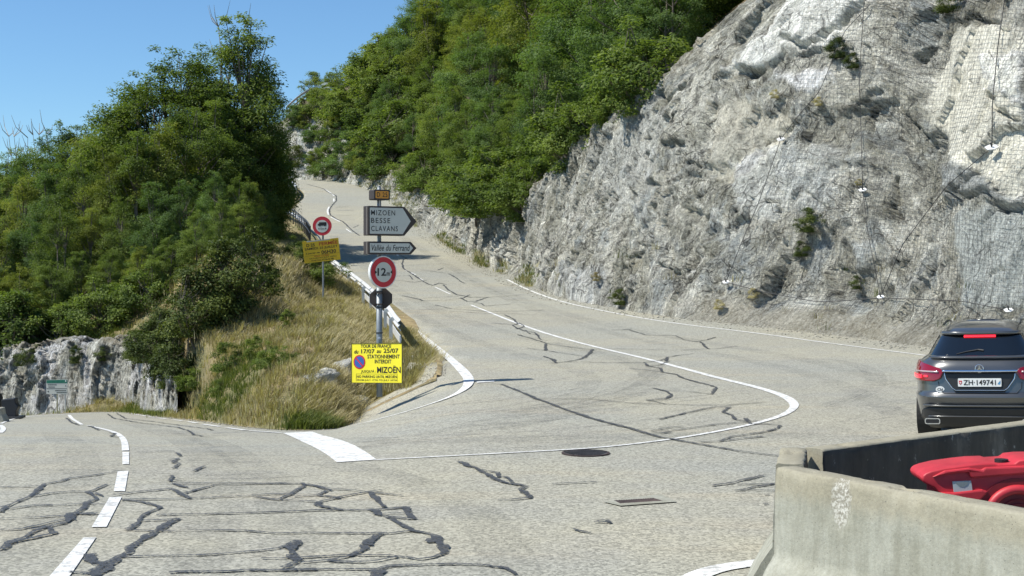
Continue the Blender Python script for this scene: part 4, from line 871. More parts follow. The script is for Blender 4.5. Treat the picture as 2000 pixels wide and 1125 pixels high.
# 12 m disc
YD = math.radians(40); r = 31.5 / mpx
b = MB(); b.prism(disc(r), -.045, .02); o = placed(b, 'length_limit_disc', M['white'], 747.5, 531.5, YD, -.10)
b = MB(); b.prism(disc(r * .93), -.052, -.044); b.build('red_ring', M['red'], o)
b = MB(); b.prism(disc(r * .62), -.055, -.050); b.build('face', M['signgrey'], o)
text('12', (-.155, -.075, .06, .085), -.060, M['black'], o, .05); text('m', (.075, -.075, .15, -.005), -.060, M['black'], o, .04)
b = MB(); b.prism([(-.215, -.04), (-.165, 0), (-.215, .04)], -.0605, -.0565); b.prism([(.215, .04), (.165, 0), (.215, -.04)], -.0605, -.0565); b.build('pointers', M['black'], o)
for v in (520, 545): b = MB(); b.box((0, -.05, zz_(v)), (.12, .10, .03)); b.build('bracket', M['dark_metal'], sgn)
# octagonal sign seen from behind
oc = [(22.5 / mpx * 1.05 * math.cos(math.radians(22.5 + 45 * k)), 20.5 / mpx * 1.05 * math.sin(math.radians(22.5 + 45 * k))) for k in range(8)]
b = MB(); b.prism(oc, .085, .115); placed(b, 'octagon_plate', M['brown'], 743.5, 583, 0, 0)
for v in (572, 594):
    b = MB(); b.box((.0, .075, zz_(v)), (.30, .03, .035)); b.box((.0, -.07, zz_(v)), (.15, .02, .03)); b.box((.07, .0, zz_(v)), (.012, .16, .03)); b.box((-.07, .0, zz_(v)), (.012, .16, .03)); b.build('clamp', M['brown'], sgn)

# yellow temporary board tied to the pole
YB = math.radians(-24); D2 = DP - .16; pc = PT(735.5, 709.5, D2); wy = 103 / (FPX / D2) / math.cos(YB) / 2; hy = 76.5 / (FPX / D2) / 2
o2 = empty('parking_notice', pc, 0); o2.rotation_euler = (math.radians(-3), math.radians(-1.6), YB); tag(o2, 'bright yellow notice board with a no parking disc, tied low on the signpost', 'notice board')
b = MB(); b.prism([(-wy, -hy), (wy, -hy), (wy, hy), (-wy, hy)], 0, .012); b.build('board', M['yellow'], o2)
b = MB()
for x0, z0, x1, z1 in [(-wy - .008, -hy - .008, wy + .008, -hy + .004), (-wy - .008, hy - .004, wy + .008, hy + .008), (-wy - .008, -hy + .004, -wy + .004, hy - .004), (wy - .004, -hy + .004, wy + .008, hy - .004)]: b.prism([(x0, z0), (x1, z0), (x1, z1), (x0, z1)], -.006, .014)
b.build('black_rim', simple('olive_rim', (.10, .09, .01), .6), o2)
def yb(x0, y0, x1, y1):       # from the zoomed crop: left 218, right 1170 (top), top 290, bottom 1015
    f = lambda x: -wy + (x - 225) / (1178 - 225) * 2 * wy; g = lambda y: hy - (y - 290) / (1010 - 290) * 2 * hy
    return (f(x0), g(y1), f(x1), g(y0))
BK = M['black']
for s, bx, bo, sh in [('TOUR DE FRANCE', (400, 305, 975, 365), .05, 0), ('du', (275, 400, 357, 472), .03, .25), ('17/07', (410, 390, 665, 468), .04, 0), ('au', (705, 410, 790, 462), .03, .25), ('25/07', (835, 378, 1112, 460), .04, 0),
                      ('STATIONNEMENT', (528, 490, 1135, 562), .045, 0), ('INTERDIT', (668, 582, 980, 652), .045, 0), ("JUSQU'À :", (405, 765, 690, 835), .03, .12), ('MIZOËN', (712, 690, 1155, 828), .05, 0),
                      ('NO PARKING UNTIL MIZOËN', (325, 862, 1082, 920), .03, 0), ('FROM JULY 17TH TO JULY 25TH', (330, 945, 1080, 980), .03, 0)]:
    text(s, yb(*bx), -.004, BK, o2, bo, sh)
b = MB(); x0, z0, x1, z1 = yb(312, 845, 1092, 1000); t_ = .004
for q in [(x0, z1 - t_, x1, z1), (x0, z0 + .02, x0 + t_, z1 - t_), (x1 - t_, z0 + .02, x1, z1 - t_)]: b.prism([(q[0], q[1]), (q[2], q[1]), (q[2], q[3]), (q[0], q[3])], -.003, .001)
b.build('thin_border', M['black'], o2)
x0, z0, x1, z1 = yb(262, 497, 488, 758); rx = (x1 - x0) / 2; rz_ = (z1 - z0) / 2; cx0 = (x0 + x1) / 2; cz0 = (z0 + z1) / 2; sx = rx / rz_
b = MB(); b.prism([(cx0 + x * sx, cz0 + z) for x, z in disc(rz_)], -.004, .001); dsk = b.build('no_parking_disc', M['red'], o2)
b = MB(); b.prism([(cx0 + x * sx, cz0 + z) for x, z in disc(rz_ * .80)], -.006, -.003); b.build('blue_field', M['blue'], dsk)
b = MB(); ca = math.cos(math.radians(-45)); t2 = rz_ * .1
b.prism([(cx0 + (a * ca - c_ * -ca) * sx, cz0 + (a * -ca + c_ * ca)) for a, c_ in [(-rz_ * .85, -t2), (rz_ * .85, -t2), (rz_ * .85, t2), (-rz_ * .85, t2)]], -.008, -.005); b.build('red_bar', M['red'], dsk)

# ------------------------------------------------------------------ truck sign post and the deep yellow road closed board
D3 = 50.0; p3 = PT(631, 520, D3); zb3 = zdown(bankbvh, p3[0], D3, 0); m3 = FPX / D3
z3 = lambda v: PT(631, v, D3)[2] - zb3
t3 = empty('lorry_sign', (p3[0], D3, zb3)); tag(t3, 'round red-ringed no lorries sign on a thin grey pole above the grass bank', 'road sign')
b = MB(); b.tube([(0, 0, -.3), (0, 0, z3(428))], .035, 10); b.build('pole', M['pole'], t3)
b = MB(); b.prism(disc(18.5 / m3, cx=-.02, cz=z3(441.5)), -.09, -.05); dk = b.build('disc', M['red'], t3)
b = MB(); b.prism(disc(12.2 / m3, cx=-.02, cz=z3(442)), -.096, -.088); b.build('face', M['signgrey'], dk)
k_ = 1 / m3
b = MB(); f3 = lambda u, v: ((u - 631) * k_, z3(v))
b.prism([f3(*q) for q in [(624.3, 434.2), (638.4, 434), (638.4, 440.6), (637, 440.6), (636.5, 442), (634.5, 442), (634, 440.8), (627.5, 440.8), (626.5, 442.4), (624.8, 442.4), (624, 441), (621.5, 440.8), (621.5, 438.2), (624.3, 436)]], -.101, -.095)
b.prism([f3(*q) for q in [(622, 447), (624.6, 445.6), (624.6, 448.4)]], -.101, -.095); b.prism([f3(*q) for q in [(638.5, 446.2), (635.8, 448), (635.8, 444.8)]], -.101, -.095); b.build('lorry_symbol', M['black'], dk)
text('12m', (f3(626.2, 0)[0], z3(448.6), f3(634.2, 0)[0], z3(445)), -.102, M['black'], dk, .03)
w3 = 35.2 * k_; h3 = 21.4 * k_; pc = PT(628, 489.5, D3 - .14)
o3 = empty('road_closed_notice', pc); o3.rotation_euler = (math.radians(4), math.radians(-6.5), math.radians(14)); tag(o3, 'deep yellow road closed notice board hung askew under the no lorries disc', 'notice board')
b = MB(); b.prism([(-w3, -h3), (w3, -h3), (w3, h3), (-w3, h3)], 0, .015); b.build('board', M['orange'], o3)
def ob(x0, y0, x1, y1):
    # crop coords (scale 17.3): corners TL(40,240) TR(1225,165) BR(1265,885) BL(85,1030)
    f = lambda x: -w3 + (x - 60) / (1240 - 60) * 2 * w3; g = lambda y: h3 - (y - 60) / 800 * 2 * h3; return (f(x0), g(y1), f(x1), g(y0))
for s, bx, mt, bo, sh in [('D 25', (180, 165, 450, 275), BK, .04, 0), ('FERMÉE', (590, 120, 1205, 270), M['redtext'], .05, 0), ('SAMEDI 25 JUILLET', (110, 310, 1190, 420), BK, .035, 0), ('à partir de', (130, 485, 590, 560), BK, .03, .2), ('06H30', (640, 450, 1120, 590), BK, .045, 0),
                          ('ROAD CLOSED', (400, 615, 880, 670), M['redtext'], .03, 0), ('SATURDAY JULY 25TH', (230, 690, 1110, 745), BK, .03, 0), ('STARTING AT 06:30 AM', (290, 765, 1010, 820), BK, .03, 0)]:
    text(s, ob(*bx), -.004, mt, o3, bo, sh)
b = MB(); x0, z0, x1, z1 = ob(90, 600, 1215, 606); b.prism([(x0, z0), (x1, z0), (x1, z1), (x0, z1)], -.003, .001); b.build('rule', M['black'], o3)
b = MB(); x0, z0, x1, z1 = ob(200, 62, 960, 100); b.prism([(x0, z0), (x1, z0), (x1, z1), (x0, z1)], -.003, .001); b.build('pale_strip', M['signgrey'], o3)

# ------------------------------------------------------------------ direction board by the valley road
D4 = 47.5; m4 = FPX / D4; p4 = PT(111, 780, D4); zb4 = float(road_z(p4[0], D4)); z4 = lambda v: PT(111, v, D4)[2] - zb4
bd = empty('direction_board', (p4[0], D4, zb4)); tag(bd, 'green and white direction board on two thin posts before the left rock face', 'road sign')
f4 = lambda u, v: ((u - 111) / m4, z4(v))
b = MB(); b.tube([(0, .04, -.4), (0, .04, z4(741))], .025, 8); b.build('post', simple('yellowed_post', (.40, .38, .25), .6), bd)
b = MB(); b.tube([(16 / m4, .04, -.4), (16 / m4, .04, z4(741))], .022, 8); b.build('post', M['galv'], bd)
b = MB(); b.prism([f4(*q) for q in [(91, 769.5), (132, 769.5), (132.5, 741), (90.5, 742)]], -.02, .01); b.build('panel', M['signgrey'], bd)
b = MB(); b.prism([f4(*q) for q in [(91.4, 748.5), (132, 748), (132, 741.6), (91.2, 742.4)]], -.026, -.018); b.build('green_band', M['green'], bd)
b = MB(); b.prism(disc(.025, cx=f4(129, 0)[0], cz=z4(744)), -.03, -.024); b.build('arrow_mark', M['white'], bd)
b = MB()
for u0, u1, v0 in [(94, 110, 751.5), (95, 107, 755.8), (108, 129, 762.8), (111, 129, 766.5)]:
    u = u0
    while u < u1: q = rnd.uniform(1.2, 2.6); b.prism([f4(u, v0 + .7), f4(u + q, v0 + .7), f4(u + q, v0 - .7), f4(u, v0 - .7)], -.024, -.018); u += q + .5
b.prism([f4(91.5, 759.3), f4(131.5, 759.3), f4(131.5, 758.5), f4(91.5, 758.5)], -.024, -.018)
b.prism([f4(*q) for q in [(92.6, 764.6), (95.6, 763), (95.6, 766.2)]], -.024, -.018); b.prism([f4(*q) for q in [(130.4, 753.6), (128.2, 755.2), (128.2, 752)]], -.024, -.018); b.build('faded_lettering', M['black'], bd)

# black covered sign and small concrete barrier at the far left
D5 = 36.; m5 = FPX / D5; p5 = PT(22, 814, D5); f5 = lambda u, v: ((u - 22) / m5, PT(22, v, D5)[2] - p5[2])
bs = empty('covered_sign', p5); tag(bs, 'black angular covered sign standing at the far left road edge', 'covered sign')
b = MB(); b.prism([f5(*q) for q in [(12, 816), (34, 814), (34, 803), (38.5, 794), (33.5, 787), (32, 777), (5, 780), (6, 792), (11, 799)]], -.12, .12); b.build('cover', simple('black_sheet', (.014, .016, .022), .45), bs, bevel=.02)
b = MB(); b.prism([f5(*q) for q in [(-8, 800), (1, 796), (3, 778), (0, 769), (-6, 768), (-12, 775)]], -.1, .1); b.build('side_cover', M['black'], bs)
b = MB(); b.box((.05, 0, -.01), (.5, .45, .06)); b.build('base', M['dark_metal'], bs)
D6 = 33.; p6 = PT(4, 830, D6); 
bq = empty('concrete_barrier', p6, 0); tag(bq, 'small worn concrete barrier end beside the black covered sign', 'concrete barrier')
m6 = FPX / D6; f6 = lambda u, v: ((u - 4) / m6, PT(4, v, D6)[2] - p6[2])
b = MB(); b.prism([f6(*q) for q in [(-40, 834), (13, 828), (10, 818), (5, 809), (3, 797), (-12, 797), (-16, 809), (-24, 820)]], -.1, .25); b.build('block', M['concrete'], bq, bevel=.02)

# ------------------------------------------------------------------ guard rails
def w_section(h=.31, d=.075, t=.004):
    z = [0, .02, .08, .105, .155, .205, .23, .29, .31]; x = [0, .0, d, d, .012, d, d, 0, 0]
    P = [(x[i], z[i] - h / 2) for i in range(9)]; return P + [(a - t * 3, c_) for a, c_ in P[::-1]]
def path3(px, off=0.0, dz=0.0):
    P = np.array(GL(px)); P = smooth_poly(P, 2); P[:, 2] = road_z(P[:, 0], P[:, 1]) + dz; return P
def at_arc(P, s):
    d = np.r_[0, np.cumsum(np.linalg.norm(np.diff(P[:, :2], axis=0), axis=1))]; return np.array([np.interp(s, d, P[:, k]) for k in range(3)]), d[-1]
def guard_rail(px, label, spacing=4.0, lower=True, mat='white_metal', cat='guard rail', first=.3, group=None, top=.84):
    P = path3(px); o = empty('guard_rail', P[0]); tag(o, label, cat, group); Q = P - P[0]
    mb = MB(); sec = [(-x, z) for x, z in w_section()]; mb.sweep([q + np.array([0, 0, top - .155]) for q in Q], sec[::-1]); mb.build('upper_beam', M[mat], o)
    if lower:
        mb = MB(); mb.sweep([q + np.array([0, 0, .30]) for q in Q], [(-.02, -.10), (.015, -.10), (.03, 0), (.015, .10), (-.02, .10)]); mb.build('lower_beam', M[mat], o)
    s = first; _, L = at_arc(Q, 0)
    while s < L:
        c, _ = at_arc(Q, s); c2, _ = at_arc(Q, s + .1); a = math.atan2(c2[1] - c[1], c2[0] - c[0]); nx, ny = -math.sin(a), math.cos(a)
        mb = MB(); pc_ = (c[0] + nx * .14, c[1] + ny * .14, c[2] + .22); mb.box((pc_[0], pc_[1], pc_[2]), (.05, .10, 1.0), a); mb.box((c[0] + nx * .06, c[1] + ny * .06, c[2] + top - .15), (.08, .16, .12), a)
        mb.build('post', M['galv'], o); s += spacing
    return o
guard_rail([(782, 684), (764, 652), (742, 622), (704, 584), (668, 553), (640, 531), (620, 508)], 'pale steel guard rail climbing beside the uphill road above the grass bank', 3.2, first=2.6)
guard_rail([(547, 420), (540, 414), (548, 407), (562, 400), (574, 392), (580, 386), (578, 378), (568, 370), (556, 364)], 'weathered steel guard rail round the far bend of the uphill road', 4, mat='galv')
Pf = path3([(606, 474), (600, 462), (590, 452), (578, 441), (562, 432), (546, 426)])
fo = empty('metal_railing', Pf[0]); tag(fo, 'dark metal railing with upright bars beside the uphill road at left', 'railing'); Q = Pf - Pf[0]
mb = MB()
for hh in (1.05, .62): mb.tube([q + np.array([0, 0, hh]) for q in Q], .045, 6)
mb.build('hand_rail', M['dark_metal'], fo)
_, L = at_arc(Q, 0); s = 0
while s < L:
    c, _ = at_arc(Q, s); mb = MB(); mb.box((c[0], c[1], c[2] + .4), (.07, .07, 1.4)); mb.build('post', M['dark_metal'], fo); s += 1.05
mb = MB(); mb.sweep([q + np.array([.3, -.1, .55]) for q in Q[len(Q) // 4:]], [(-x, z) for x, z in w_section()][::-1]); mb.build('inner_beam', M['white_metal'], fo)

# upper guard rail on the skyline
mb = MB(); pts = []
for u in np.linspace(560, 700, 15):
    for v in np.arange(60, 330, 1.0):
        h = hit(u, v, hillbvh)
        if h is not None: pts.append(h); break
_p = np.array(pts)
for _ in range(6): _p[1:-1] = (_p[:-2] + 2 * _p[1:-1] + _p[2:]) / 4
pts = list(_p)
pts = np.array(pts); o = empty('guard_rail', pts[0]); tag(o, 'small distant guard rail on the skyline above the upper road', 'guard rail'); Q = pts - pts[0]
mb.sweep([q + np.array([0, 0, .95]) for q in Q], [(-.03, -.13), (.03, -.13), (.03, .13), (-.03, .13)]); mb.build('upper_beam', M['galv'], o)
mb = MB(); mb.sweep([q + np.array([0, 0, .42]) for q in Q], [(-.03, -.10), (.03, -.10), (.03, .10), (-.03, .10)]); mb.build('lower_beam', M['galv'], o)
for q in Q[::2]: mb = MB(); mb.box((q[0], q[1] + .1, q[2] + .1), (.12, .12, 2.0)); mb.build('post', M['dark_metal'], o)
# ------------------------------------------------------------------ the grey car
pcar = G(1920, 873)
CARLOC = (pcar[0], 18.05, float(road_z(pcar[0], 18)) + .03)
car = empty('parked_car', CARLOC); car.rotation_euler = (0, math.radians(-1.9), -math.radians(22.5))
tag(car, 'dark grey hatchback car with red tail lamps lit, seen from behind at right', 'car')
PM = NT('car_paint', .28); PM.col((.115, .117, .118)); PM.set(Metallic=.65, Coat_Weight=1.0, Coat_Roughness=.04); M['carpaint'] = PM.m
PM = NT('car_glass', .04); PM.col((.006, .008, .010)); PM.set(Specular_IOR_Level=.7, Coat_Weight=.6, Coat_Roughness=.02); M['carglass'] = PM.m
M['chrome'] = simple('chrome', (.75, .77, .80), .12, 1.0, .02); M['trim'] = simple('black_trim', (.018, .019, .02), .45, 0, .1); M['tyre'] = simple('tyre', (.02, .02, .02), .85)
def emis(name, c, e, rough=.2, base=None):
    m = NT(name, rough); m.col(base or c); m.b.inputs['Emission Color'].default_value = (c[0], c[1], c[2], 1); m.b.inputs['Emission Strength'].default_value = e; m.set(Coat_Weight=.8, Coat_Roughness=.03); return m.m
M['lampred'] = emis('tail_lamp_red', (.35, .002, .01), .03, .12, (.20, .002, .010)); M['lamphot'] = emis('lit_lamp', (1, .02, .04), 1.1); M['lampclear'] = simple('lamp_clear', (.55, .45, .45), .15, .3)
LV = [  # z, half width, rear y, front y, exponent
 (.19, .80, .16, 4.05, 5), (.25, .85, .07, 4.15, 5), (.38, .885, .02, 4.25, 5.5), (.55, .90, -.01, 4.28, 5.5), (.625, .905, -.035, 4.28, 5.5), (.640, .905, -.03, 4.28, 5.5), (.668, .895, .035, 4.27, 5.5), (.80, .893, .05, 4.22, 5.5), (.93, .888, .065, 4.1, 5.5),
 (1.02, .875, .085, 3.9, 5), (1.08, .845, .12, 3.6, 4.8), (1.125, .79, .165, 3.15, 4.6), (1.155, .735, .20, 3.0, 4.6), (1.30, .645, .34, 2.65, 4.6), (1.44, .565, .47, 2.3, 4.6), (1.462, .55, .42, 2.25, 4.4), (1.49, .525, .47, 2.2, 4.2), (1.53, .49, .68, 2.1, 3.8), (1.57, .43, .92, 1.95, 3.4), (1.60, .33, 1.12, 1.8, 3), (1.615, .14, 1.32, 1.6, 2.5)]
LA = np.array(LV)
def lv(z): return [float(np.interp(z, LA[:, 0], LA[:, k])) for k in range(1, 5)]
def rear_y(x, z):
    w, yr, yf, n = lv(z); hl = (yf - yr) / 2; t = min(abs(x) / w, 1.0); n2 = n
    return (yr + yf) / 2 - hl * (1 - t ** n2) ** (1 / n2) if t < 1 else (yr + yf) / 2
zs = []
for i in range(len(LV) - 1):
    k = max(1, int((LV[i + 1][0] - LV[i][0]) / .03)); zs += list(np.linspace(LV[i][0], LV[i + 1][0], k, endpoint=False))
zs.append(LV[-1][0]); NA = 96
V = []
for z in zs:
    w, yr, yf, n = lv(z); cyy = (yr + yf) / 2; hl = (yf - yr) / 2
    for k in range(NA):
        a = 2 * math.pi * k / NA
        # denser near the corners
        c, s = math.cos(a), math.sin(a); e = 2 / n
        V.append((w * math.copysign(abs(c) ** e, c), cyy + hl * math.copysign(abs(s) ** e, s), z))
F = gridfaces(len(zs), NA).tolist(); F += [[i * NA + NA - 1, (i + 1) * NA + NA - 1, (i + 1) * NA, i * NA] for i in range(len(zs) - 1)]
me = pymesh('body', V, F + [list(range(NA))[::-1], [(len(zs) - 1) * NA + k for k in range(NA)]]); body = link('body', me, M['carpaint'], car, True)
def skinpatch(name, mat, z0, z1, xl, xr, off=.006, nx=24, nz=12, parent=car, smooth=True, thick=True):
    """panel following the rear of the body; xl/xr functions of z"""
    V = []; F = []
    for j in range(nz + 1):
        z = z0 + (z1 - z0) * j / nz
        for i in range(nx + 1):
            x = xl(z) + (xr(z) - xl(z)) * i / nx; V.append((x, rear_y(x, z) - off, z))
    F = gridfaces(nz + 1, nx + 1).tolist(); me = pymesh(name, V, F); o = link(name, me, mat, parent, smooth)
    if thick: s = o.modifiers.new('s', 'SOLIDIFY'); s.thickness = off * 1.6; s.offset = -1
    return o
I = lambda zz, xx: (lambda z: float(np.interp(z, zz, xx)))
PXC = 147.0
cx_ = lambda u: (u - 1920) / PXC
cz_ = lambda v: 2.37 - (v - 520) / PXC
skinpatch('rear_window', M['carglass'], 1.15, 1.435, I([1.15, 1.435], [-.685, -.53]), I([1.15, 1.435], [.685, .53]), .008, 30, 10)
skinpatch('spoiler', M['carpaint'], 1.452, 1.472, I([1.4, 1.6], [-.53, -.52]), I([1.4, 1.6], [.53, .52]), .014, 30, 3)
skinpatch('brake_light', M['lamphot'], 1.437, 1.451, I([1, 2], [-.21, -.21]), I([1, 2], [.20, .20]), .030, 20, 2)
tl_l = I([.83, .88, 1.0, 1.06], [.50, .44, .44, .63]); 
for sgn_ in (-1, 1):
    def xo(z): return lv(z)[0] * .992
    inner = I([.83, .87, .95, 1.00, 1.04, 1.075], [.60, .50, .465, .49, .66, .80])
    a = (lambda z: -xo(z)) if sgn_ < 0 else (lambda z: inner(z)); c = (lambda z: -inner(z)) if sgn_ < 0 else (lambda z: xo(z))
    tlamp = skinpatch('tail_lamp', M['lampred'], .83, 1.075, a, c, .016, 26, 14)
    x0, x1 = (.84, .50)
    g = (lambda x0, x1: ((I([0, 2], [-x0, -x0]), I([0, 2], [-x1, -x1])) if sgn_ < 0 else (I([0, 2], [x1, x1]), I([0, 2], [x0, x0]))))
    l, r_ = g(.87, .74); skinpatch('brake_lens', M['lamphot'], .865, .915, l, r_, .023, 14, 4, tlamp)
    l, r_ = g(.70, .66); skinpatch('small_lens', M['lamphot'], .885, .91, l, r_, .023, 6, 3, tlamp)
    l, r_ = g(.85, .52); skinpatch('reversing_lens', M['lampclear'], .945, .962, l, r_, .023, 18, 2, tlamp)
# chrome bar, ledge, plate recess
def bar(name, z, x0, x1, h, off, mat, parent=car, nz=3): return skinpatch(name, mat, z - h / 2, z + h / 2, I([0, 2], [x0, x0]), I([0, 2], [x1, x1]), off, 30, nz, parent)
bar('chrome_strip', .965, -.47, .47, .022, .03, M['chrome'])
bar('tailgate_ledge', 1.135, -.64, .64, .02, .02, M['carpaint'])
rec = skinpatch('plate_recess', M['trim'], .70, .95, I([.70, .78, .90, .95], [-.32, -.38, -.44, -.45]), I([.70, .78, .90, .95], [.32, .38, .44, .45]), .009, 24, 8)
mb = MB(); ptz = [(-.45, .95), (-.435, .87), (-.35, .745), (-.31, .715), (.31, .715), (.35, .745), (.435, .87), (.45, .95)]
P3 = []
for i in range(len(ptz) - 1):
    for k in range(8): t = k / 8; x = ptz[i][0] * (1 - t) + ptz[i + 1][0] * t; z = ptz[i][1] * (1 - t) + ptz[i + 1][1] * t; P3.append((x, rear_y(x, z) - .016, z))
mb.tube(P3, .009, 8); mb.build('recess_rim', M['chrome'], car, smooth=True)
yb_ = rear_y(0, .83) - .045
pl = MB(); pl.prism(rrect(-.275, .765, .275, .875, .012), yb_, yb_ + .02); pl = pl.build('number_plate', M['white'], car); pl.rotation_euler = (0, 0, 0)
text('ZH·149741', (-.205, .785, .205, .855), yb_ - .003, M['black'], pl, .035, 0, 1.0)
mb = MB(); mb.prism([(-.262, .845), (-.262, .81), (-.243, .79), (-.224, .81), (-.224, .845)], yb_ - .003, yb_ + .001); mb.build('red_crest', M['red'], pl)
mb = MB(); mb.box((-.243, yb_ - .004, .818), (.008, .002, .026)); mb.box((-.243, yb_ - .0045, .818), (.024, .002, .008)); mb.build('cross', M['white'], pl)
mb = MB(); mb.prism([(.224, .848), (.224, .81), (.243, .79), (.262, .81), (.262, .848)], yb_ - .003, yb_ + .001); mb.build('blue_crest', simple('pale_blue', (.10, .35, .62), .5), pl)
mb = MB(); mb.prism([(.224, .848), (.262, .848), (.224, .80)], yb_ - .005, yb_ - .002); mb.build('white_half', M['white'], pl)
# star badge
mb = MB(); ys = rear_y(0, 1.0) - .035; R0 = .052
mb.tube([(R0 * math.cos(2 * math.pi * i / 24), ys, 1.005 + R0 * math.sin(2 * math.pi * i / 24)) for i in range(25)], .006, 8)
for k in range(3):
    a = math.pi / 2 + k * 2 * math.pi / 3; c, s = math.cos(a), math.sin(a); mb.prism([(-.011 * s, 1.005 + .011 * c), (R0 * c, 1.005 + R0 * s), (.011 * s, 1.005 - .011 * c)], ys - .006, ys + .006)
mb.build('round_badge', M['chrome'], car)
# oval country sticker
sx0 = cx_(1845); sz0 = cz_(762); ye = rear_y(sx0, sz0) - .008
mb = MB(); mb.prism([(sx0 + x * 1.35, sz0 + z) for x, z in disc(.043, 28)], ye, ye + .012); stk = mb.build('oval_sticker', M['white'], car); stk.location = (0, 0, 0)
text('CH', (sx0 - .035, sz0 - .018, sx0 + .035, sz0 + .018), ye - .002, M['black'], stk, .05)
# wiper
mb = MB(); w0 = [(-.30, 1.19), (-.17, 1.222), (-.02, 1.245), (.05, 1.235)]; mb.tube([(x, rear_y(x, z) - .035, z) for x, z in w0], [.006, .009, .013, .014], 6); mb.build('rear_wiper', M['trim'], car)
# bumper: lower black insert, chrome line, exhausts
skinpatch('lower_bumper', M['trim'], .20, .49, I([.20, .34, .45, .49], [-.66, -.77, -.75, -.66]), I([.20, .34, .45, .49], [.66, .77, .75, .66]), .010, 34, 10)
bar('bumper_strip', .375, -.66, .66, .008, .018, M['carpaint'])
bar('bumper_crease', .515, -.74, .74, .020, .022, M['carpaint'])
bar('bumper_sill', .628, -.70, .70, .014, .018, M['chrome'] if False else M['carpaint'])
for s in (-1, 1):
    x0 = s * .62; mb = MB(); ye2 = rear_y(.5, .30) - .035
    mb.prism(rrect(x0 - .10, .255, x0 + .10, .335, .025), ye2, ye2 + .10); ex = mb.build('exhaust_tip', M['chrome'], car)
    mb = MB(); mb.prism(rrect(x0 - .088, .267, x0 + .088, .323, .02), ye2 - .003, ye2 + .002); mb.build('opening', M['black'], ex)
# tailgate seam
mb = MB(); sm_ = [(-.53, .83), (-.52, .74), (-.46, .672), (.46, .672), (.52, .74), (.53, .83)]; P3 = []
for i in range(len(sm_) - 1):
    for k in range(10): t = k / 10; x = sm_[i][0] * (1 - t) + sm_[i + 1][0] * t; z = sm_[i][1] * (1 - t) + sm_[i + 1][1] * t; P3.append((x, rear_y(x, z) - .001, z))
mb.tube(P3, .005, 5); mb.build('tailgate_seam', M['black'], car)
# side windows, wheels, roof rails
for s in (-1, 1):
    V = []; 
    for z in np.linspace(1.16, 1.42, 5):
        w = lv(z)[0]; 
        for y in np.linspace(.75 + (z - 1.16) * .5, 2.75 - (z - 1.16) * 1.8, 12):
            hl = (lv(z)[2] - lv(z)[1]) / 2; cyy = (lv(z)[2] + lv(z)[1]) / 2; t = min(abs(y - cyy) / hl, .999); V.append((s * (w * (1 - t ** lv(z)[3]) ** (1 / lv(z)[3]) + .008), y, z))
    link('side_window', pymesh('side_window', V, gridfaces(5, 12).tolist()), M['carglass'], car, True)
    for yw in (.78, 3.45):
        mb = MB(); mb.tube([(s * .60, yw, .34), (s * .868, yw, .34)], .34, 32); wh = mb.build('wheel', M['tyre'], car)
        mb = MB(); mb.tube([(s * .86, yw, .34), (s * .876, yw, .34)], .22, 24); mb.build('rim', M['galv'], wh)
    mb = MB(); mb.tube([(s * .50, y, 1.575 + .03 * math.sin(math.pi * (y - .8) / 1.2)) for y in np.linspace(.8, 2.0, 10)], .013, 6); mb.build('roof_rail', M['trim'], car)
mb = MB(); mb.box((-.80, 2.9, 1.14), (.10, .10, .12)); mb.build('door_mirror', M['carpaint'], car, bevel=.03)
mb = MB(); mb.box((.88, 2.75, 1.12), (.14, .10, .13)); mb.build('door_mirror', M['carpaint'], car, bevel=.03)
# ------------------------------------------------------------------ rock netting, cables, anchor plates
us, vs = uv_of(smoothR[:, 40, :]); cols = [i for i in range(NR) if 1478 < us[i] < 2260 and baseR[i, 1] > 20]
net = MB(); NV = []; NF = []
def wire(P, r):
    global NV, NF
    P = np.asarray(P); b0 = sum(len(a) for a in NV); t = np.gradient(P, axis=0); t /= np.linalg.norm(t, axis=1)[:, None] + 1e-9
    up = np.array([-.6, -.7, .38]); a = np.cross(t, up); a /= np.linalg.norm(a, axis=1)[:, None] + 1e-9; c = np.cross(a, t)
    ring = [P + (a * math.cos(q) + c * math.sin(q)) * r for q in (0.5, 2.6, 4.7)]; V = np.stack(ring, 1).reshape(-1, 3); NV.append(V); n = len(P)
    k = np.arange(n - 1)[:, None] * 3; F = np.concatenate([np.stack([k[:, 0] + j, k[:, 0] + (j + 1) % 3, k[:, 0] + 3 + (j + 1) % 3, k[:, 0] + 3 + j], 1) for j in range(3)]); NF.append(F + b0)
r0 = 14
def net_top(i): return 189 if us[i] < 3000 else 189
for i in cols[::2]: wire(smoothR[i, r0 + int(4 * math.sin(i * .05)):176:2], .0042)
for j in range(r0, 176, 2): wire(smoothR[cols[0]:cols[-1] + 1:2, j], .0042)
ov = [i for i in cols if 1668 < us[i] < 1700]           # doubled seam of two net sheets
for i in ov: wire(smoothR[i, r0:170] + np.array([-.03, -.03, .0]), .004)
me = npmesh('rock_net', np.concatenate(NV), np.concatenate(NF)); o = link('rock_net', me, M['wire']); tag(o, 'fine grey wire netting draped over the right hand rock face', 'rock net')
def plant_pt(u, v, bv=None):
    h = hit(u, v, bv or smbvh); return h
def cable(px, label, r=.012):
    P = []
    for i in range(len(px) - 1):
        n = max(2, int(math.hypot(px[i + 1][0] - px[i][0], px[i + 1][1] - px[i][1]) / 9))
        for k in range(n + (i == len(px) - 2)):
            t = k / n; h = hit(px[i][0] * (1 - t) + px[i + 1][0] * t, px[i][1] * (1 - t) + px[i + 1][1] * t, smbvh)
            if h is not None: P.append(h - ray(1700, 300) * .03)
    P = np.array(P)
    for _ in range(2): P[1:-1] = (P[:-2] + P[1:-1] * 2 + P[2:]) / 4
    mb = MB(); mb.tube(P, r, 5); o = mb.build('steel_cable', M['cable']); tag(o, label, 'cable', 'steel cables holding the rock net')
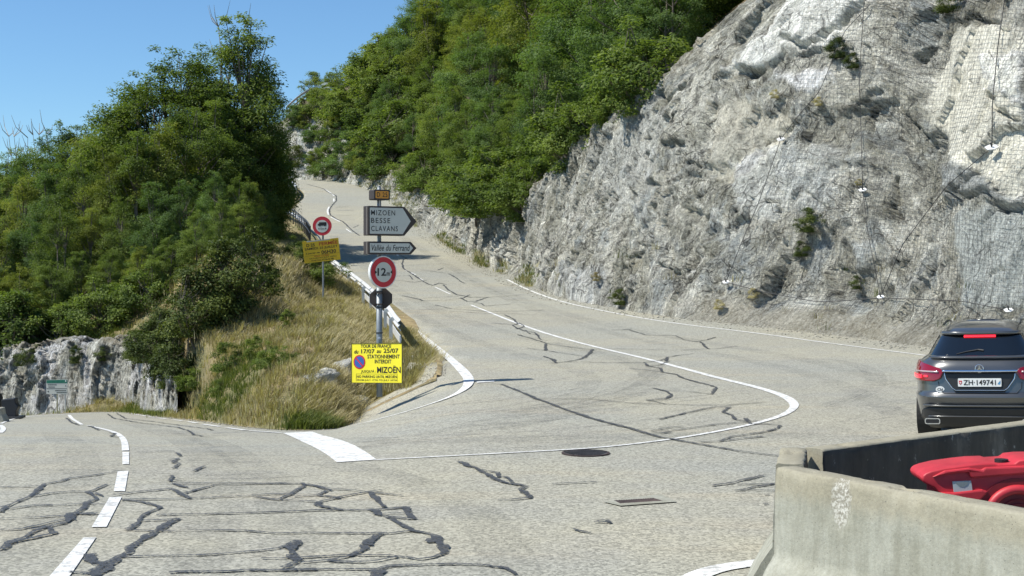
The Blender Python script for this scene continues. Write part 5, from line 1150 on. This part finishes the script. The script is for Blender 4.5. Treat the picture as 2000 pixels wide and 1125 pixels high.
cable([(1418, 551), (1450, 470), (1482, 395), (1525, 272)], 'taut steel cable from the lowest left anchor plate up to the left plate')
cable([(1525, 272), (1560, 225), (1600, 180), (1650, 60), (1700, 8)], 'steel cable running from the left anchor plate up to the top of the cliff')
cable([(1688, 2), (1678, 150), (1682, 260), (1685, 371)], 'upright steel cable above the middle anchor plate')
cable([(1685, 371), (1696, 460), (1720, 580)], 'slack steel cable hanging below the middle anchor plate')
cable([(1720, 580), (1762, 478), (1850, 362), (1937, 288)], 'diagonal steel cable rising to the big right anchor plate')
cable([(1937, 288), (1938, 200), (1950, 80), (1962, 0)], 'upright dark steel cable above the big right anchor plate', .016)
cable([(1418, 551), (1490, 570), (1600, 590), (1720, 582)], 'low steel cable along the foot of the net at left')
cable([(1720, 582), (1790, 584), (1880, 588), (1970, 606)], 'low steel cable along the foot of the net at right')
def plate(u, v, sz, label, rot=0):
    h = hit(u, v, smbvh)
    if h is None: return
    sz *= .85; p = h - ray(u, v) * .05; o = empty('anchor_plate', p); o.rotation_euler = (math.radians(-42), 0, math.radians(-38)); tag(o, label, 'anchor plate', 'white anchor plates on the rock net')
    mb = MB(); q = [(-sz, .05 * sz), (-.45 * sz, -.5 * sz), (.5 * sz, -.45 * sz), (sz, 0), (.45 * sz, .5 * sz), (-.5 * sz, .45 * sz)]; mb.prism([(x, z) for x, z in q], -.02, .01); mb.build('plate', M['plate'], o)
    mb = MB(); mb.tube([(0, 0, 0), (.01, -.16, .02)], .022, 7); mb.build('bolt', M['dark_metal'], o)
plate(1525, 272, .19, 'white anchor plate left of the two upper ones on the net'); plate(1685, 371, .18, 'white anchor plate in the middle of the net'); plate(1937, 288, .24, 'large white anchor plate on the smooth beige slab at right')
plate(1418, 551, .17, 'white anchor plate low on the rock left of the net'); plate(1720, 580, .16, 'pale anchor plate where the cables meet at the foot of the net'); plate(1970, 606, .16, 'white anchor plate just above the car roof')

# ------------------------------------------------------------------ foliage meshes
def leaf_quads(C_, N_, A_, L_, Wd):
    """C centre, N normal, A axis (unit), L length, W width -> rhombus leaves"""
    A_ = A_ - N_ * (A_ * N_).sum(1)[:, None]; A_ /= np.linalg.norm(A_, axis=1)[:, None] + 1e-9; B_ = np.cross(N_, A_)
    v0 = C_ - A_ * L_[:, None] * .5; v1 = C_ + B_ * Wd[:, None] * .5 - A_ * L_[:, None] * .05 + N_ * (Wd[:, None] * .15); v2 = C_ + A_ * L_[:, None] * .5 - N_ * L_[:, None] * .12; v3 = C_ - B_ * Wd[:, None] * .5 - A_ * L_[:, None] * .05 + N_ * (Wd[:, None] * .15)
    return np.stack([v0, v1, v2, v3], 1).reshape(-1, 3)
def crown(name, seed, H=10.0, R=3.1, z0=.6, ncl=80, nl=300, ll=.15, lw=.075, crad=(.55, 1.15), top=.0, shape=.62):
    g = np.random.default_rng(seed); cl = []
    while len(cl) < ncl:
        z = g.uniform(z0, H); t = (z - z0) / (H - z0); rr = R * (math.sin(math.pi * min(max(t, .02), .98) ** (shape + .22)) ** .42) * g.uniform(.75, 1.1)
        a = g.uniform(0, 2 * math.pi); q = g.uniform(.25, 1) ** .5 * rr; cl.append((q * math.cos(a) + .3 * math.sin(a * 3), q * math.sin(a), z, g.uniform(*crad) * (1.0 - .35 * t), g.uniform(-.22, .22)))
    for k in range(int(top)):
        a = g.uniform(0, 6.28); q = g.uniform(0, R * .5); cl.append((q * math.cos(a), q * math.sin(a), H + g.uniform(-.3, .9), .3, .1))
    cl = np.array(cl); n = (nl * (cl[:, 3] / cl[:, 3].mean()) ** 2).astype(int); ids = np.repeat(np.arange(len(cl)), n); m = len(ids)
    d = g.normal(size=(m, 3)); d /= np.linalg.norm(d, axis=1)[:, None]; rad = g.uniform(.25, 1.08, m) ** .6
    c = cl[ids, :3]; r = cl[ids, 3]; P = c + d * (r * rad)[:, None] * np.array([1.12, 1.12, .85])
    # spray structure: pull leaves toward random twigs
    tw = g.integers(0, 14, m); ta = (tw * 2.399 + ids * 1.7); tv = np.stack([np.cos(ta), np.sin(ta), .55 * np.sin(tw * 1.3 + ids)], 1); tv /= np.linalg.norm(tv, axis=1)[:, None]; s_ = g.uniform(.15, 1.25, m); P2 = c + tv * (r * s_)[:, None] + g.normal(size=(m, 3)) * (.13 * r)[:, None]; P2[:, 2] -= .08 * s_ ** 2 * r
    k = g.uniform(size=m) < .62; P = np.where(k[:, None], P2, P)
    P[:, 2] = np.maximum(P[:, 2], .08)
    out = P - np.array([0, 0, H * .45]); out /= np.linalg.norm(out, axis=1)[:, None] + 1e-6
    N = np.array([0, 0, 1.0]) * .9 + out * .5 + g.normal(size=(m, 3)) * .55; N /= np.linalg.norm(N, axis=1)[:, None]
    A = (P - c) + g.normal(size=(m, 3)) * .4 * r[:, None]; A[:, 2] -= .25 * r; sc = g.uniform(.65, 1.35, m)
    V = leaf_quads(P, N, A, ll * sc, lw * sc); me = npmesh(name, V, np.arange(len(V)).reshape(-1, 4))
    fattr(me, 'tint', np.repeat(np.clip(.5 + cl[ids, 4] + g.normal(size=m) * .17, 0, 1), 4)); return me, cl
def trunk_mesh(name, seed, cl, H, r=.16, bare=0, stems=2):
    g = random.Random(seed); mb = MB()
    for st in range(stems):
        bx, by = (0, 0) if stems == 1 else (g.uniform(-.35, .35), g.uniform(-.35, .35)); tx, ty = g.uniform(-.8, .8), g.uniform(-.8, .8); pts = []
        for k in range(9):
            t = k / 8; pts.append((bx + tx * t + .12 * math.sin(t * 7 + st), by + ty * t + .12 * math.cos(t * 6), -.4 + t * H * .92))
        mb.tube(pts, [r * (1 - .85 * k / 8) for k in range(9)], 7)
        sel = [c for c in cl if c[2] > H * .25]; g.shuffle(sel)
        for c in sel[:16 + bare]:
            t = max(.12, min(.85, (c[2] - .28 * math.hypot(c[0], c[1])) / H)); k = int(t * 8); p0 = Vector(pts[k]); p1 = Vector((c[0], c[1], c[2])); mid = p0.lerp(p1, .5) + Vector((0, 0, -.15))
            mb.tube([p0, mid, p1], [r * .38 * (1 - t * .6), r * .22, .012], 5, cap=False)
    return mb.mesh(name)
KIND = []
for i, (H, R, z0, ncl, nl, top, ll, lw) in enumerate([(10, 3.3, .3, 120, 330, 6, .15, .07), (10, 2.8, .3, 110, 330, 9, .13, .065), (10, 3.8, .5, 130, 320, 8, .16, .07), (10, 2.4, .8, 80, 280, 16, .14, .07), (10, 3.4, .2, 125, 320, 7, .13, .075)]):
    me, cl = crown('crown', 100 + i, H, R, z0, ncl, nl, ll, lw, top=top); KIND.append((me, trunk_mesh('trunk', 200 + i, cl, H), R))
BUSH = []
for i, (H, R, ncl, nl) in enumerate([(2.4, 1.5, 26, 260), (2.0, 1.8, 28, 240), (3.0, 1.3, 26, 260)]):
    me, cl = crown('foliage', 300 + i, H, R, .15, ncl, nl, .11, .06, (.3, .6), 2, .5); BUSH.append((me, trunk_mesh('stem', 400 + i, cl, H, .035, 0, 3), R, H))
def wmesh(me, mat):
    k = me.name + mat; q = bpy.data.meshes.get(k)
    if q is None: q = me.copy(); q.name = k; q.materials.clear(); q.materials.append(M[mat])
    return q
cnt = 0
def tree(x, y, z, h, label, group=None, kind=None, mat=None, sx=1.0, name='leafy_tree', cat='tree'):
    global cnt; cnt += 1; k = KIND[(kind if kind is not None else rnd.randrange(5))]; mat = mat or rnd.choice(['leafA', 'leafA', 'leafB', 'leafD', 'leafD', 'leafE'])
    o = empty(name, (x, y, z - .15), rnd.uniform(0, 6.28)); s = h / 10.3; o.scale = (s * sx, s * sx, s); tag(o, label, cat, group)
    c = bpy.data.objects.new('crown', wmesh(k[0], mat)); COL.objects.link(c); c.parent = o
    t = bpy.data.objects.new('trunk', wmesh(k[1], 'bark')); COL.objects.link(t); t.parent = o
    return o
def bush(x, y, z, h, label, group=None, kind=None, mat='leafB', sx=1.0, name='shrub', cat='shrub'):
    k = BUSH[(kind if kind is not None else rnd.randrange(3))]; o = empty(name, (x, y, z - .08), rnd.uniform(0, 6.28)); s = h / k[3]; o.scale = (s * sx, s * sx, s); tag(o, label, cat, group)
    c = bpy.data.objects.new('foliage', wmesh(k[0], mat)); COL.objects.link(c); c.parent = o
    if h > .9: t = bpy.data.objects.new('stem', wmesh(k[1], 'bark')); COL.objects.link(t); t.parent = o
    return o
def zbank(x, y): return zdown(bankbvh, x, y, 0.0)
def tree_uv(u, vtop, d, label, group=None, zf=zbank, **k):
    u = u - 24 * float(np.interp(u, [470, 530], [0, 1])) if zf is zbank else u
    d = d + float(np.interp(u, [250, 380, 450], [0, 10, 18])) * (vtop < 300) if zf is zbank and d < 76 else d
    p = PT(u, vtop, d); z = zf(p[0], d); h = max(2.2, p[2] - z); return tree(p[0], d, z, h, label, group, **k)
GL_ = 'trees of the wood on the left slope'; LL_ = 'bushy green tree merging into the dense wood on the left slope'
# skyline and distinct ones
tree_uv(478, 52, 60, 'tallest left tree with sparse twiggy shoots reaching above the skyline', GL_, kind=3, mat='leafA', sx=1.0)
tree_uv(530, 135, 66, 'bright green tree at the right edge of the left wood', GL_, kind=1, mat='leafB', sx=.8)
tree_uv(440, 112, 63, 'broad tree just left of the tallest twiggy tree', GL_, kind=0, mat='leafA')
tree_uv(350, 108, 68, 'round topped tree on the skyline left of the twiggy tree', GL_, kind=2, mat='leafA')
for u, v, d in [(395, 140, 66), (300, 150, 70), (262, 190, 74), (225, 225, 78), (185, 245, 80), (140, 258, 82), (100, 268, 84), (60, 290, 86), (20, 305, 86), (-30, 315, 88), (-80, 320, 88), (-150, 330, 90)]: tree_uv(u, v + rnd.uniform(-8, 8), d, LL_, GL_)
for u, v, d in [(528, 265, 68), (500, 210, 60), (470, 230, 58), (420, 210, 58), (370, 220, 60), (320, 240, 62), (270, 270, 64), (215, 300, 66), (160, 320, 68), (105, 340, 70), (50, 350, 72), (-5, 355, 74), (-60, 360, 74)]: tree_uv(u, v + rnd.uniform(-12, 12), d, LL_, GL_)
for u, v, d in [(508, 360, 58), (536, 380, 74), (532, 430, 70), (470, 350, 54), (420, 345, 54), (360, 350, 56), (300, 370, 56), (240, 390, 58), (180, 405, 58), (120, 420, 58), (60, 430, 60), (0, 440, 60), (-60, 440, 60)]: tree_uv(u, v + rnd.uniform(-12, 12), d, LL_, GL_)
for u, v, d in [(475, 440, 52), (435, 440, 51), (385, 450, 52), (330, 465, 53), (275, 480, 54), (215, 490, 54.5), (155, 500, 55), (95, 510, 55), (35, 515, 55), (-25, 520, 55)]: tree_uv(u, v + rnd.uniform(-10, 10), d, LL_, GL_, sx=1.1)
# scrub along the top of the left rock face
for i, u in enumerate(range(-60, 330, 34)):
    d = 52.6 + rnd.uniform(0, .8); p = PT(u, 590 + rnd.uniform(-25, 25), d); z = zbank(p[0], d); bush(p[0], d, z - .1, max(1.6, p[2] - z), 'dense shrub overhanging the top of the left rock face', 'shrubs along the top of the left rock face', mat='leafA', sx=1.15)
for u, v, h in [(495, 575, 2.0), (455, 605, 2.0), (420, 628, 2.0), (388, 655, 1.9), (355, 675, 1.6), (330, 690, 1.3), (312, 705, 1.0), (362, 735, 1.3), (375, 752, .9), (300, 722, .9), (322, 742, .8), (288, 700, .9), (334, 765, .7), (310, 765, .6)]:
    h3_ = hit(u, v, bankbvh)
    if h3_ is not None: bush(h3_[0], h3_[1], h3_[2], h, 'dark ivy clad shrub at the foot of the left wood beside the grass bank', 'shrubs at the edge of the left wood', mat='leafC', sx=1.0)
for i, (u, v, h, lb) in enumerate([(640, 560, 1.25, 'leafy green shrub around the post of the lorry sign'), (612, 548, 1.0, 'green shrub left of the lorry sign post'), (668, 548, .6, 'small shrub between the lorry sign and the guard rail'), (560, 640, .55, 'low green shrub high on the grass bank'),
                                 (500, 700, .6, 'low dark green shrub in the middle of the grass bank'), (540, 715, .5, 'small green shrub low in the grass right of the dark one'), (445, 720, .7, 'shrub at the left end of the grass bank'), (385, 760, .6, 'scrubby bush near the valley road at the bank foot'), (345, 780, .5, 'small bush at the foot of the bank by the rock face'), (430, 770, .4, 'tiny green bush just above the valley road')]):
    h3_ = hit(u, v, bankbvh)
    if h3_ is not None: bush(h3_[0], h3_[1], h3_[2], h, lb, mat='leafB', sx=1.2)
# bare dead trees on the skyline
for u, v, d, lb in [(85, 262, 88, 'bare grey dead tree standing out of the left skyline'), (42, 268, 89, 'leafless twiggy tree at the far left of the skyline'), (448, 55, 79, 'bare thin stem poking above the tallest left tree')]:
    p = PT(u, v, d); z = zbank(p[0], d); h = p[2] - z; g = random.Random(int(u)); mb = MB()
    for st in range(3):
        x, y = g.uniform(-.3, .3), g.uniform(-.3, .3); dx, dy = g.uniform(-.9, .9), g.uniform(-.5, .5); P_ = [(x + dx * t + .1 * math.sin(9 * t), y + dy * t, h * t) for t in np.linspace(0, 1, 8)]; mb.tube(P_, [.09 * (1 - .85 * t) for t in np.linspace(0, 1, 8)], 5)
        for b_ in range(12):
            k = g.randint(4, 7); a = g.uniform(0, 6.28); l = g.uniform(.5, 1.5); q = Vector(P_[k]); mb.tube([q, q + Vector((math.cos(a) * l * .5, math.sin(a) * l * .5, l * .45)), q + Vector((math.cos(a) * l * .7, math.sin(a) * l * .7, l))], [.03, .02, .008], 4, cap=False)
    o = mb.build('bare_tree', M['deadwood'], loc=(p[0], d, z)); tag(o, lb, 'dead tree')

# ------------------------------------------------------------------ wood on the right hand slope
for u, v, h in [(585, 515, .9), (600, 525, .8)]:
    h3_ = hit(u, v, bankbvh)
    if h3_ is not None: bush(h3_[0], h3_[1], h3_[2], h, 'green shrub between the dark railing and the lorry sign', 'shrubs below the dark railing', mat='leafB', sx=1.2)
bvL = bvh_of(cliffL.reshape(-1, 3), gridfaces(*cliffL.shape[:2]))
GR_ = 'trees of the wood above the cliff'; LR_ = 'dense green tree in the wood covering the slope above the right hand cliff'
nst = hillR.shape[0]; ub2 = ub
pl_ = []
def far_enough(p, dmin): return all((p[0] - q[0]) ** 2 + (p[1] - q[1]) ** 2 > dmin ** 2 for q in pl_)
att = 0
while att < 9000 and len(pl_) < 150:
    att += 1; i = rnd.randrange(nst); u = ub2[i]
    if not 672 < u < 1620: continue
    off = rnd.random() ** 1.15 * 40 + .6
    if u < 730 and off > 18: continue
    k = np.searchsorted(o_, off); k = min(k, NO - 1); p = hillR[i, k]; uu, vv = uv_of(p[None]); uu, vv = float(uu[0]), float(vv[0])
    lim = np.interp(uu, [680, 1040, 1180, 1320, 1450, 1600], [.0, .0, 1.0, 2.0, 3.2, 5.0])
    if off < lim or vv < -170 or uu > 1520: continue
    if not far_enough(p, 3.7 + .04 * off): continue
    hgt = np.interp(off, [0, 4, 12, 40], [4.6, 7.5, 10.0, 11.5]) * rnd.uniform(.7, 1.25)
    if uu < 740: hgt = np.interp(uu, [670, 740], [2.6, 5.5]) * rnd.uniform(.85, 1.15)
    pl_.append(p); tree(p[0], p[1], p[2], hgt, LR_, GR_, sx=rnd.uniform(.95, 1.2))
# shrubs spilling over the cliff edge
ns = 0
for i in range(0, nst, 2):
    u = ub2[i]
    if not 690 < u < 1130: continue
    if rnd.random() < .25: continue
    k = rnd.choice([0, 0, 1, 2, 4]); p = hillR[i, k]; ns += 1
    bush(p[0] - .3, p[1] - .3, p[2] - .9, rnd.uniform(1.8, 3.2), 'leafy shrub spilling over the edge of the right hand cliff', 'shrubs along the right hand cliff edge', mat=rnd.choice(['leafA', 'leafB']), sx=1.25)
for i in range(0, nst):
    u = ub2[i]
    if 560 < u < 740:
        for _ in range(5 if u > 640 else 3):
            k = rnd.randrange(1, 34); p = hillR[i, k]; bush(p[0], p[1], p[2], rnd.uniform(2.4, 4.8) if u > 640 else rnd.uniform(1.2, 2.6), 'scattered low bush on the far slope above the bend', 'bushes on the far slope', mat=rnd.choice(['leafA', 'leafB']), sx=1.25)
for _ in range(30):
    u, v = rnd.uniform(555, 715), rnd.uniform(215, 345); h3_ = hit(u, v)
    if h3_ is not None: bush(h3_[0], h3_[1] - .2, h3_[2] - .2, rnd.uniform(.8, 2.2), 'scattered low bush on the far slope above the bend', 'bushes on the far slope', mat=rnd.choice(['leafA', 'leafE', 'leafD']), sx=1.3)
for u, v, h in [(300, 700, 1.2), (322, 700, 1.3), (340, 720, 1.1), (345, 745, .9), (275, 690, .9), (352, 770, .8), (150, 700, .6), (60, 705, .6), (205, 695, .5)]:
    h3_ = hit(u, v, bvL)
    if h3_ is None: h3_ = hit(u, v, bankbvh)
    if h3_ is not None: bush(h3_[0], h3_[1] - .1, h3_[2] - .1, h, 'shrub rooted in the left rock face', 'shrubs in the left rock face', mat='leafC', sx=1.2)
for u, v, h, lb in [(1590, 450, .95, 'rounded green shrub growing through the middle of the rock net'), (1574, 497, .6, 'smaller green shrub just below the rounded one in the net'), (1682, 560, .5, 'dull grey green shrub low in the net'), (1215, 592, .7, 'dry green shrub at the cliff foot by the white line'), (1604, 203, .35, 'small tuft on the upper rock above the left anchor plate'),
                    (1520, 188, .35, 'small brownish tuft on the upper rock'), (1862, 20, .95, 'dark green shrub hanging at the very top of the netted rock'), (1640, 110, .8, 'sprawling shrub in the dark cleft under the white slab'), (1670, 130, .6, 'thin shrub right of the one in the cleft'), (1478, 578, .4, 'grassy tuft at the foot of the net'), (1412, 600, .4, 'grassy tuft below the lowest left anchor plate'), (1685, 358, .25, 'tiny tuft above the middle anchor plate'), (1170, 545, .4, 'tuft on the lower cliff at left')]:
    h3_ = hit(u, v)
    if h3_ is not None: q = h3_ + np.array([-.15, -.12, 0]); bush(q[0], q[1], q[2], h * .8, lb, mat='leafC' if h > .4 else 'dry', sx=1.1, kind=0)

# ------------------------------------------------------------------ grass
def grass(name, P, mat, label, hmin, hmax, per=16, spread=.16, wd=.016, seed=1, bias=.0):
    g = np.random.default_rng(seed); n = len(P); c = np.repeat(P, per, 0); m = len(c); a = g.uniform(0, 2 * math.pi, m); r = np.abs(g.normal(size=m)) * spread; c = c + np.stack([np.cos(a) * r, np.sin(a) * r, np.zeros(m) - .03], 1)
    h = g.uniform(hmin, hmax, m) * np.repeat(g.uniform(.6, 1.25, n), per); ln = np.stack([np.cos(a), np.sin(a), np.zeros(m)], 1) * g.uniform(.15, .75, m)[:, None] + np.array([.25, -.1, 0]); s = np.stack([-np.sin(a + .6), np.cos(a + .6), np.zeros(m)], 1) * wd / 2
    mid = c + np.array([0, 0, 1.0]) * (h * .58)[:, None] + ln * (h * .30)[:, None]; tip = c + np.array([0, 0, 1.0]) * (h * .9)[:, None] + ln * (h * .95)[:, None]
    V = np.stack([c - s, c + s, mid + s * .75, mid - s * .75, tip + s * .1, tip - s * .1], 1).reshape(-1, 3); k = np.arange(m)[:, None] * 6; F = np.concatenate([k + np.array([0, 1, 2, 3]), k + np.array([3, 2, 4, 5])])
    me = npmesh(name, V, F); fattr(me, 'tint', np.repeat(np.clip(g.normal(size=m) * .2 + np.repeat(g.uniform(.2, .8, n), per) + bias, 0, 1), 6)); o = link(name, me, M[mat]); tag(o, label, 'grass', kind='stuff'); return o
g = np.random.default_rng(3); n = 21000
t = g.uniform(0.0, .68, n) ; s = g.uniform(0.004, 1.0, n) ** 1.3
HL = hillL[:, 1:-1, :]; ti = (np.clip(((t) ** (1 / 1.15)) * (NB - 1), 0, NB - 1.001)); si = np.clip((s ** (1 / 1.5)) * (NS - 3), 0, NS - 3.001)
i0 = ti.astype(int); j0 = si.astype(int); fi = (ti - i0)[:, None]; fj = (si - j0)[:, None]
PG = HL[i0, j0] * (1 - fi) * (1 - fj) + HL[i0 + 1, j0] * fi * (1 - fj) + HL[i0, j0 + 1] * (1 - fi) * fj + HL[i0 + 1, j0 + 1] * fi * fj
pn = fbm(PG * np.array([.45, .45, .3]), 3, 61) + .50 * sstep(.22, .0, s) * sstep(.05, .2, t) + .25 * sstep(.45, .6, t) - .25
gr = pn > .50
edge_ok = (t > .035) & ~((t < .16) & (s < .10)) & ~((s > .93) & (np.random.default_rng(2).uniform(size=n) < .6))
grass('dry_grass', PG[~gr & edge_ok], 'dry', 'dry straw coloured grass covering the bank between the roads', .11, .30, 14, .17, .015, 4)
grass('green_grass', PG[gr & edge_ok], 'greengrass', 'greener grass growing in patches low on the bank', .11, .26, 15, .15, .015, 5)
# grass on the low rocky slope beside the uphill road and along the cliff foot
uu, vv = uv_of(cliffR.reshape(-1, 3)); uu = uu.reshape(NR, 190); CR = []
for i in range(0, NR):
    u = uu[i, 2]
    if 560 < u < 812:
        for _ in range(6 if u > 700 else 4): CR.append(cliffR[i, min(189, int(rnd.random() ** 1.0 * 188))])
    elif 812 <= u < 1060 and vnoise(np.array([[i * .055, 3.3, 1.7]]))[0] > -.1:
        for _ in range(2): CR.append(cliffR[i, 1 + int(rnd.random() ** 2.2 * 34)] + np.array([-.15, -.05, 0]))
    elif 1060 <= u < 1900 and rnd.random() < .10: CR.append(cliffR[i, rnd.randrange(2, 40)])
CR = np.array(CR); k = np.random.default_rng(8).uniform(size=len(CR)) < .4
grass('dry_grass', CR[k], 'dry', 'dry grass tufts on the rocky slope beside the uphill road', .15, .36, 10, .2, .02, 9); grass('green_grass', CR[~k], 'greengrass', 'green grass tufts along the foot of the cliff', .15, .36, 12, .2, .022, 10)
# strip at the foot of the left rock face
LF = []
for q in bl[:, :2]:
    for _ in range(4): LF.append([q[0] + rnd.uniform(-.3, .3), q[1] - rnd.uniform(.1, .9), float(road_z(q[0], q[1] - .5))])
grass('green_grass', np.array(LF), 'greengrass', 'thin grass strip at the foot of the left rock face', .1, .28, 10, .2, .02, 11)

# ------------------------------------------------------------------ stones in the bank
def stone(u, v, sz, label, bv=bankbvh, mat='rock'):
    h = hit(u, v, bv)
    if h is None: return
    n1, n2 = 26, 16; V = []
    for j in range(n2 + 1):
        for i in range(n1): a = 2 * math.pi * i / n1; b_ = math.pi * j / n2; V.append((math.cos(a) * math.sin(b_), math.sin(a) * math.sin(b_), math.cos(b_)))
    V = np.array(V); q = V * 1.1 + h; d = 1 + .30 * facets(q * 1.6, 5, 1) + .10 * facets(q * 4.0, 6, 1); W_ = V * d[:, None] * np.array(sz)
    F = []
    for j in range(n2):
        for i in range(n1): F.append((j * n1 + i, j * n1 + (i + 1) % n1, (j + 1) * n1 + (i + 1) % n1, (j + 1) * n1 + i))
    me = npmesh('stone', W_, np.array(F)); o = link('stone', me, M[mat]); o.location = h - np.array([0, -.2, sz[2] * .35]); o.rotation_euler = (0, -.45, .5); tag(o, label, 'rock')
stone(648, 728, (.6, .4, .2), 'grey rock outcrop in the grass left of the bright yellow notice'); stone(610, 745, (.55, .35, .25), 'grey rock left of the larger outcrop in the bank'); stone(700, 715, (.5, .3, .22), 'pale rock behind the bright yellow notice'); stone(690, 792, (.40, .3, .16), 'low pale stone at the tip of the bank by the road')

# loose gravel along the road edges
def gravel(path, off0, off1, n, label, seed, smin=.012, smax=.05):
    g = np.random.default_rng(seed); d = np.r_[0, np.cumsum(np.linalg.norm(np.diff(path[:, :2], axis=0), axis=1))]; s = g.uniform(0, d[-1], n)
    q = np.stack([np.interp(s, d, path[:, k]) for k in (0, 1)], 1); q2 = np.stack([np.interp(s + .1, d, path[:, k]) for k in (0, 1)], 1) - q; q2 /= np.linalg.norm(q2, axis=1)[:, None] + 1e-6; nn = np.stack([-q2[:, 1], q2[:, 0]], 1)
    q = q + nn * (off0 + (off1 - off0) * g.uniform(0, 1, n) ** 1.6)[:, None]; z = road_z(q[:, 0], q[:, 1]); sz = smin + (smax - smin) * g.uniform(0, 1, n) ** 4
    base = np.array([[1, 0, 0], [-.5, .8, 0], [-.5, -.8, 0], [0, 0, 1.0], [.1, .1, -.5]]); V = base[None] * sz[:, None, None] * g.uniform(.6, 1.4, (n, 5, 1)); a = g.uniform(0, 6.28, n); ca, sa = np.cos(a)[:, None], np.sin(a)[:, None]
    X = V[..., 0] * ca - V[..., 1] * sa; Y = V[..., 0] * sa + V[..., 1] * ca; V = np.stack([X + q[:, :1], Y + q[:, 1:], V[..., 2] * .8 + (z + sz * .25)[:, None]], -1).reshape(-1, 3)
    t = np.array([[0, 1, 3], [1, 2, 3], [2, 0, 3], [1, 0, 4], [2, 1, 4], [0, 2, 4]]); F = (np.arange(n)[:, None, None] * 5 + t[None]).reshape(-1, 3); o = link('gravel', npmesh('gravel', V, F), M['pebble']); tag(o, label, 'gravel', kind='stuff')
cc = Cs[(Cs[:, 1] > 24) & (Cs[:, 1] < 110)]
gravel(cc, -.1, 1.1, 7000, 'loose stones fallen along the foot of the right hand cliff', 1)
gravel(Bs[Bs[:, 1] < 46], .25, -.45, 5000, 'fine gravel along the foot of the grass bank', 2, .008, .03)
gravel(Ts[Ts[:, 1] < 50], -.2, .6, 2500, 'fine gravel on the shoulder at the tip of the bank', 3, .008, .03)
